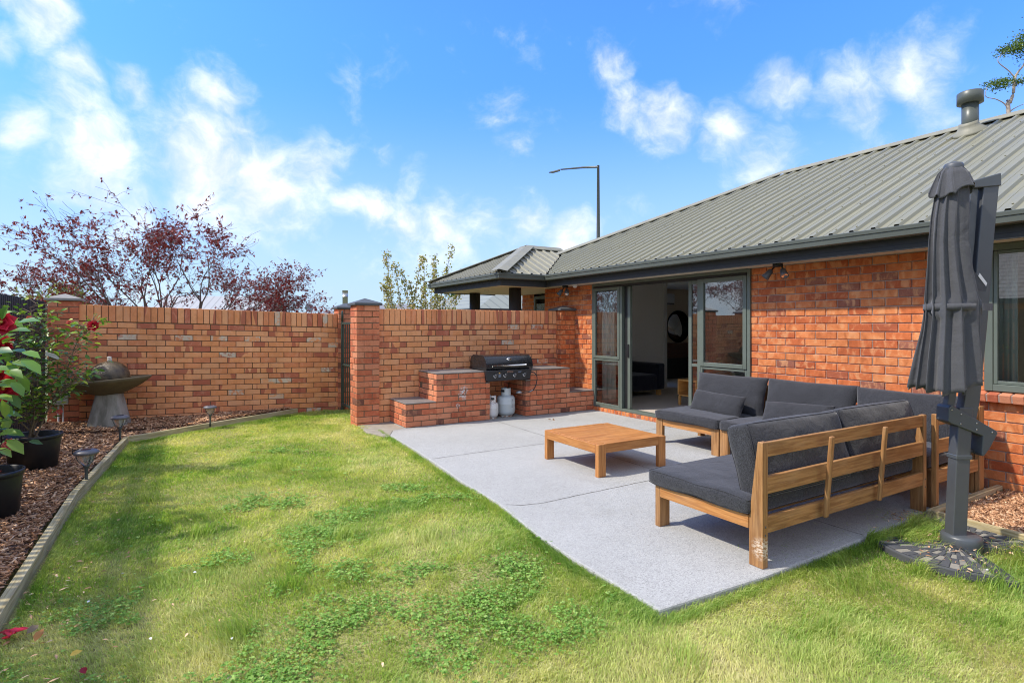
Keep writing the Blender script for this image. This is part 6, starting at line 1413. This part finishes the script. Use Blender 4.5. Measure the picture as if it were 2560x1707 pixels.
hp_ = thing('heat_pump', 'white wall heat pump high on the tan inner wall', 'heat pump', (10.6, 10.3, 1.95)); MB().box(10.25, 11.05, 10.2, 10.4, 1.98, 2.26).build('casing', M['white_plastic'], hp_, bevel=.03, bseg=3)
MB().box(10.3, 11.0, 10.19, 10.2, 1.99, 2.02).build('vent', M['knob_grey'], hp_)
fp = thing('fireplace', 'dark brown fireplace surround against the tan inner wall', 'fireplace', (11.0, 10.2, .09)); mb = MB(); mb.box(10.1, 10.45, 10.0, 10.4, .09, 1.0); mb.box(11.35, 11.7, 10.0, 10.4, .09, 1.0); mb.box(10.451, 11.349, 10.0, 10.4, .62, 1.0); mb.build('surround', M['dark_wood'], fp, bevel=.01)
MB().box(10.452, 11.348, 10.06, 10.39, .10, .619).build('firebox', M['black_seal'], fp)

# ------------------------------------------------------------------ grass, clover, bark, litter
def inpoly(x, y, poly):
    c = np.zeros(len(x), bool); n = len(poly); j = n - 1
    for i in range(n):
        xi, yi = poly[i]; xj, yj = poly[j]
        k = ((yi > y) != (yj > y)) & (x < (xj - xi) * (y - yi) / (yj - yi + 1e-12) + xi); c ^= k; j = i
    return c
def vnoise(x, y, s, seed):
    """cheap vectorised value noise 0..1"""
    r = np.random.default_rng(seed); tab = r.random((64, 64)); fx = x * s + 31.7; fy = y * s + 11.3
    ix = np.floor(fx).astype(int); iy = np.floor(fy).astype(int); tx = fx - ix; ty = fy - iy; tx = tx * tx * (3 - 2 * tx); ty = ty * ty * (3 - 2 * ty)
    g = lambda a, b: tab[a % 64, b % 64]
    return (g(ix, iy) * (1 - tx) + g(ix + 1, iy) * tx) * (1 - ty) + (g(ix, iy + 1) * (1 - tx) + g(ix + 1, iy + 1) * tx) * ty
def fb(x, y, s, seed): return (vnoise(x, y, s, seed) * .5 + vnoise(x, y, s * 2.1, seed + 1) * .3 + vnoise(x, y, s * 4.3, seed + 2) * .2)
def scatter(poly, dens, n_try, x0, x1, y0, y1):
    x = rng.uniform(x0, x1, n_try); y = rng.uniform(y0, y1, n_try); ok = inpoly(x, y, poly)
    Z = 0.515 * x + 0.857 * y; X = 0.857 * x - 0.515 * y
    ok &= (Z > 1.0) & (np.abs(X) < Z * 1.05 + 0.7)
    p = dens(np.maximum(Z, 0.1)) ; ok &= rng.random(n_try) < p
    return x[ok], y[ok], Z[ok]
CLO = [(0.56, 5.04, .42, .22), (0.80, 4.1, .22, .12), (0.90, 2.70, .36, .22), (1.38, 2.35, .42, .24), (0.90, 3.35, .20, .14), (1.03, 6.97, .30, .14), (1.62, 2.75, .22, .35), (0.62, 2.72, .28, .18), (1.15, 5.9, .22, .08), (-.30, 7.95, .16, .1), (1.2, 3.1, .25, .15), (1.75, 4.8, .2, .1), (0.35, 2.45, .22, .15)]
def clover_w(x, y):
    w_ = np.zeros(len(x))
    for (cx, cy, a, b_) in CLO:
        # patches are elongated along the camera-parallel axis
        u = (x - cx) * .857 - (y - cy) * .515; v = (x - cx) * .515 + (y - cy) * .857
        w_ = np.maximum(w_, np.clip(1.0 - .62 * ((u / a) ** 2 + (v / b_) ** 2), 0, 1))
    return np.clip(np.clip(w_, 0, .7) * np.clip((fb(x, y, 6.0, 5) - .40) * 4, 0, 1.0) + .9 * np.clip((fb(x, y, 2.2, 77) - .60) * 8, 0, .5) * (y < 4.5), 0, 1)
def blades(name, x, y, Z, hgt, wid, tone, lean, label=None, segs=2, z0=None):
    n = len(x); ang = rng.uniform(0, 2 * np.pi, n); flow = fb(x, y, 1.3, 40) * 9
    la = flow + rng.normal(0, .9, n); ld = np.stack([np.cos(la), np.sin(la), np.zeros(n)], 1)
    side = np.stack([-np.sin(ang), np.cos(ang), np.zeros(n)], 1) * (wid[:, None] / 2)
    if z0 is None: z0 = np.full(n, -0.047)
    base = np.stack([x, y, z0], 1); up = np.array([[0, 0, 1.0]])
    mid = base + up * hgt[:, None] * .58 + ld * (lean * hgt * .30)[:, None]
    tip = base + up * (hgt * (1 - .28 * lean))[:, None] + ld * (lean * hgt * 1.05)[:, None]
    Vv = np.stack([base - side, base + side, mid + side * .8, mid - side * .8, tip], 1).reshape(-1, 3)
    o = (np.arange(n) * 5)[:, None]
    F = np.concatenate([o + 0, o + 1, o + 2, o + 3, o + 3, o + 2, o + 4], 1).reshape(-1); K = np.tile([4, 3], n)
    c = np.stack([tone, rng.random(n), rng.random(n), np.ones(n)], 1); c = np.repeat(c, 5, 0)
    return Vv, F, K, c
NT_ = 1800000
x, y, Z = scatter(LAWN, lambda Z: np.clip((2.4 / Z) ** 1.25, .07, 1), NT_, -1.5, 5.0, -0.8, 10.0)
cw = clover_w(x, y); keep = rng.random(len(x)) > cw * .35; x, y, Z, cw = x[keep], y[keep], Z[keep], cw[keep]
dry = fb(x, y, 1.05, 21); fine = fb(x, y, 5.0, 23)
tone = np.clip(.30 + 1.6 * (dry - .38) + .8 * (fine - .5) + rng.normal(0, .20, len(x)), 0, 1)
tone = np.where(x < 0.1, tone * np.clip(.75 + .25 * (x + .7) / .8, .7, 1), tone)  # blades toned down on the left, painting in the fence's shade
tone = np.where(rng.random(len(x)) < .06, rng.uniform(.8, 1, len(x)), tone)
tuft = np.clip((fb(x, y, 2.6, 60) - .52) * 5, 0, 1)
hgt = rng.uniform(.014, .034, len(x)) * (1 + .9 * tuft) * np.clip(1 + (Z - 3) * .03, 1, 1.25)
wid = rng.uniform(.0018, .0040, len(x)) * np.clip((Z / 2.4) ** .85, 1, 3.2)
A = blades('g', x, y, Z, hgt, wid, tone, rng.uniform(.25, 1.15, len(x)))
# longer fringe along edges and tufts by the umbrella
ex = []; 
def edge_pts(p, q, n, sp_=.02, out=(0, 0)):
    u = rng.random(n); return np.stack([p[0] + (q[0] - p[0]) * u + rng.normal(0, sp_, n) + out[0], p[1] + (q[1] - p[1]) * u + rng.normal(0, sp_, n) + out[1]], 1)
E_ = [((2.09, 2.0), (4.68, 2.0), 5200, (0, -.035)), ((2.06, 2.03), (2.08, 2.7), 3000, (-.02, 0)), ((2.08, 2.7), (2.22, 3.95), 3600, (-.02, 0)), ((2.22, 3.95), (2.24, 4.65), 1600, (-.02, 0)), ((2.24, 4.65), (2.35, 6.2), 2600, (-.02, 0)), ((2.35, 6.2), (2.42, 7.6), 1600, (-.02, 0)), ((-.72, 2.8), (-.69, 5.3), 3600, (.02, 0)), ((-.69, 5.3), (-.5, 8.45), 2600, (.02, 0)), ((-.48, 8.42), (1.8, 9.85), 2200, (.02, -.03))]
P_ = np.concatenate([edge_pts(a, b_, n, .022, o) for a, b_, n, o in E_])
tu = []
for (cx, cy, r, n) in ((4.55, 1.93, .09, 900), (4.35, 1.93, .10, 700), (4.05, 2.0, .035, 420), (4.22, 1.86, .08, 600), (4.62, 1.98, .05, 300), (3.78, 1.6, .03, 150), (4.62, 1.30, .10, 700), (4.35, 1.28, .12, 500), (0.25, 2.95, .05, 260), (4.0, 1.30, .10, 300), (4.0, 2.0, .03, 160), (0.13, 4.5, .05, 160), (1.0, 3.95, .05, 160), (0.55, 3.35, .05, 160), (1.5, 3.6, .06, 200), (-.2, 5.6, .06, 150), (2.7, 1.55, .06, 160), (3.3, 1.7, .06, 200), (0.9, 6.1, .05, 120), (1.9, 1.7, .06, 160), (3.98, 1.96, .03, 200)):
    tu.append(np.stack([rng.normal(cx, r, n), rng.normal(cy, r, n)], 1))
tu = np.concatenate(tu); kk = tu[:, 1] < 2.0; tu = tu[kk | (tu[:, 0] < 2)]
d_ = np.hypot(tu[:, 0] - 4.41, tu[:, 1] - 1.62); tu = tu[d_ > .14]
E2 = np.concatenate([P_, tu]); n1 = len(P_); n2 = len(tu); ok = inpoly(E2[:, 0], E2[:, 1], [(p[0], p[1]) for p in LAWN]); 
hg = np.concatenate([rng.uniform(.03, .065, n1), rng.uniform(.06, .15, n2)])[ok]; E2 = E2[ok]; n = len(E2); Zc = .515 * E2[:, 0] + .857 * E2[:, 1]
B_ = blades('e', E2[:, 0], E2[:, 1], Zc, hg, rng.uniform(.002, .0036, n) * np.clip((Zc / 2.6) ** .7, 1, 2.4), np.clip(rng.normal(.30, .2, n), 0, 1), rng.uniform(.3, 1.0, n))
Vv = np.concatenate([A[0], B_[0]]); F = np.concatenate([A[1], B_[1] + len(A[0])]); K = np.concatenate([A[2], B_[2]]); c = np.concatenate([A[3], B_[3]])
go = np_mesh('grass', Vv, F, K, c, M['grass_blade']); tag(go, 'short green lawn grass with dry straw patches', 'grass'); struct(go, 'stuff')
print('blades', len(Vv) // 5)
# clover leaves
x, y, Z = scatter(LAWN, lambda Z: np.clip((2.6 / Z) ** 1.0, .2, 1), 330000, -.8, 2.3, 2.0, 8.5)
cw = clover_w(x, y); k = rng.random(len(x)) < cw * .60 + .004; x, y, Z = x[k], y[k], Z[k]; n = len(x)
h = rng.uniform(.012, .045, n); C0 = np.stack([x, y, -.045 + h], 1); a0 = rng.uniform(0, 6.28, n); sz = rng.uniform(.006, .0115, n) * np.clip((Z / 2.6) ** .6, 1, 1.7); tn = np.clip(rng.normal(.45, .25, n), 0, 1)
C = []; D = []; N_ = []; L = []; TT = []
nrm = unit(np.stack([rng.normal(0, .35, n), rng.normal(0, .35, n), np.ones(n)], 1))
for k3 in range(3):
    a = a0 + k3 * 2.094; C.append(C0); D.append(np.stack([np.cos(a), np.sin(a), rng.normal(0, .15, n)], 1)); N_.append(nrm); L.append(sz); TT.append(np.stack([tn, rng.random(n), rng.random(n)], 1))
L = np.concatenate(L); Vv, F, K, c = leaves(np.concatenate(C), np.concatenate(D), np.concatenate(N_), L, L * 1.15, 'leaf', np.concatenate(TT))
co_ = np_mesh('clover', Vv, F, K, c, M['clover_leaf']); tag(co_, 'dark green clover patches growing through the lawn', 'clover'); struct(co_, 'stuff')
# bark chips
def chips(name, label, poly, hf, n_try, x0, x1, y0, y1, bigf=1.0):
    x, y, Z = scatter(poly, lambda Z: np.clip((3.2 / Z) ** 1.0, .2, 1), n_try, x0, x1, y0, y1); n = len(x)
    base = np.array([hf(a, b_) for a, b_ in zip(x, y)]) + rng.uniform(.0, .018, n)
    L = rng.gamma(3.0, .0075, n) * bigf + .008; W_ = np.clip(L * rng.uniform(.18, .55, n), .003, .018); H_ = W_ * rng.uniform(.15, .4, n) + .001
    g = np.clip((Z / 3.2) ** .5, 1, 1.6); L *= g; W_ *= g
    az = rng.uniform(0, 6.28, n); til = rng.normal(0, .28, n); ro = rng.normal(0, .5, n)
    d = np.stack([np.cos(az) * np.cos(til), np.sin(az) * np.cos(til), np.sin(til)], 1); s0 = np.stack([-np.sin(az), np.cos(az), np.zeros(n)], 1); u0 = np.cross(d, s0)
    s_ = s0 * np.cos(ro)[:, None] + u0 * np.sin(ro)[:, None]; u_ = np.cross(d, s_); cn_ = np.stack([x, y, base], 1)
    pts = []
    tp = rng.uniform(.35, 1.0, (n, 2))
    for (a, b_, c_) in ((-1, -1, -1), (1, -1, -1), (1, 1, -1), (-1, 1, -1), (-1, -1, 1), (1, -1, 1), (1, 1, 1), (-1, 1, 1)):
        w2 = W_ * (tp[:, 0] if a < 0 else tp[:, 1]); pts.append(cn_ + d * (a * L / 2)[:, None] + s_ * (b_ * w2 / 2)[:, None] + u_ * (c_ * H_ / 2)[:, None])
    Vv = np.stack(pts, 1).reshape(-1, 3); Fb = np.array([0, 3, 2, 1, 4, 5, 6, 7, 0, 1, 5, 4, 1, 2, 6, 5, 2, 3, 7, 6, 3, 0, 4, 7])
    F = (Fb[None] + (np.arange(n) * 8)[:, None]).reshape(-1); K = np.full(n * 6, 4)
    tone = np.clip(rng.beta(1.7, 2.0, n), 0, 1); c = np.repeat(np.stack([tone, rng.random(n), rng.random(n), np.ones(n)], 1), 8, 0)
    o = np_mesh(name, Vv, F, K, c, M['wood_chip']); tag(o, label, 'bark chips'); struct(o, 'stuff'); print(name, n); return o
chips('bark_chips', 'brown bark chips covering the left garden bed', BEDL, lambda a, b_: bedh(a, b_), 120000, -1.75, 1.75, 2.2, 9.98)
chips('bark_chips', 'brown bark chips covering the bed below the right window', BEDR, lambda a, b_: 0.0 + .02 * mnoise.noise(V((a * 3, b_ * 3, 5))), 42000, 4.9, 6.15, .2, 1.93)
# stray chips, twigs and dry clippings on the lawn and slab
x = np.concatenate([rng.normal(-.55, .22, 420), rng.uniform(-.3, 2, 60), rng.normal(4.35, .25, 160), rng.normal(4.75, .15, 120), rng.uniform(3.9, 4.7, 60)]); y = np.concatenate([rng.uniform(2.3, 6.5, 420), rng.uniform(2.2, 8, 60), rng.normal(1.6, .22, 160), rng.normal(2.08, .06, 120), rng.uniform(1.3, 1.95, 60)])
k = (x > -.74) & ~((x < -.68) & (y > 5.2)); x, y = x[k], y[k]; n = len(x)
C0 = np.stack([x, y, np.where(y > 2.03, np.where(x > 2.2, .004, -.022), np.where((np.abs(x - 4.41) < .6), .014, -.02))], 1); a = rng.uniform(0, 6.28, n)
L = rng.uniform(.012, .045, n); Vv, F, K, c = leaves(C0, np.stack([np.cos(a), np.sin(a), rng.normal(0, .12, n)], 1), np.tile([[0.1, .1, 1.0]], (n, 1)) + rng.normal(0, .3, (n, 3)), L, L * rng.uniform(.1, .4, n), 'leaf', np.stack([rng.uniform(.35, 1, n), rng.random(n), rng.random(n)], 1))
o = np_mesh('litter', Vv, F, K, c, M['wood_chip']); tag(o, 'scattered bark crumbs and dry clippings on lawn and slab', 'debris'); struct(o, 'stuff')
# clippings on the slab behind the sofa
n = 260; x = np.concatenate([rng.uniform(3.05, 4.0, 120), rng.normal(4.6, .1, 100), rng.uniform(4, 4.7, 40)]); y = np.concatenate([rng.uniform(2.04, 2.35, 120), rng.normal(2.2, .06, 100), rng.uniform(2.06, 2.3, 40)])
a = rng.uniform(0, 6.28, n); L = rng.uniform(.015, .05, n); Vv, F, K, c = leaves(np.stack([x, y, np.full(n, .003)], 1), np.stack([np.cos(a), np.sin(a), rng.uniform(0, .15, n)], 1), np.tile([[0.1, .1, 1.0]], (n, 1)), L, L * .05 + .001, 'spike', np.stack([rng.uniform(.0, .6, n), rng.random(n), rng.random(n)], 1))
o = np_mesh('grass_clippings', Vv, F, K, c, M['grass_blade']); tag(o, 'loose grass clippings on the concrete behind the sofa', 'grass clippings'); struct(o, 'stuff')
# individual fallen petals and leaves near the front left corner
def fallen(name, label, x, y, sz, m_, rz, n=1, cat='fallen leaf', grp='fallen petals and leaves on the lawn', z=-.012, zr=.35):
    rr = random.Random(int(x * 1000)); C = []; D = []; N_ = []
    for i in range(n):
        a = rz + i * 2.2 + rr.uniform(-.3, .3); C.append(V((x + rr.gauss(0, .012) * (n > 1), y + rr.gauss(0, .012) * (n > 1), z + .004 * i))); D.append(V((math.cos(a), math.sin(a), zr * rr.random()))); N_.append(V((rr.gauss(0, .3), rr.gauss(0, .3) - .2, 1)))
    L = np.full(n, sz); Vv, F, K, c = leaves(np.array(C), np.array(D), np.array(N_), L, L * .62, 'leaf'); o = np_mesh(name, Vv, F, K, c, M[m_], smooth=True); tag(o, label, cat, grp)
fallen('fallen_flower', 'fallen red camellia petals beside the edging board at the front', -.665, 3.44, .07, 'petal_red', .4, 6, 'fallen flower')
fallen('fallen_leaf', 'bright orange fallen leaf on the lawn near the red petals', -.555, 3.30, .06, 'dead_leaf', 1.2, z=-.006, zr=.9)
fallen('fallen_leaf', 'small yellow fallen leaf on the lawn at the front left', -.40, 3.08, .045, 'yellow_leaf', .3, z=-.006)
fallen('fallen_petal', 'single red petal at the bottom edge of the lawn', -.325, 2.90, .045, 'petal_red', 2.0, 1, 'fallen petal')
fallen('fallen_leaf', 'light brown leaf lying beside the red petals', -.60, 3.40, .06, 'stem', .6, z=-.006)
fallen('fallen_leaf', 'small dry leaf on the concrete near the barbecue', 4.88, 6.93, .055, 'dead_leaf', .3, 2, z=.008)
for i, (lb_, x, y) in enumerate((('white petal on the lawn left of the clover patch', -.28, 3.95), ('white petal on the lawn nearest the edging board', -.40, 3.63), ('white petal in the grass near the yellow leaf', -.10, 3.05), ('white petal in the middle of the lawn', .10, 3.75), ('white petal on the grass below the others', .22, 2.88), ('white petal on the fan shaped umbrella weight', 4.03, 1.36))):
    fallen('fallen_petal', lb_, x, y, .02, 'white_plastic', i * 1.1, 1, 'fallen petal', 'white petals', z=.015 if i == 5 else -.008)
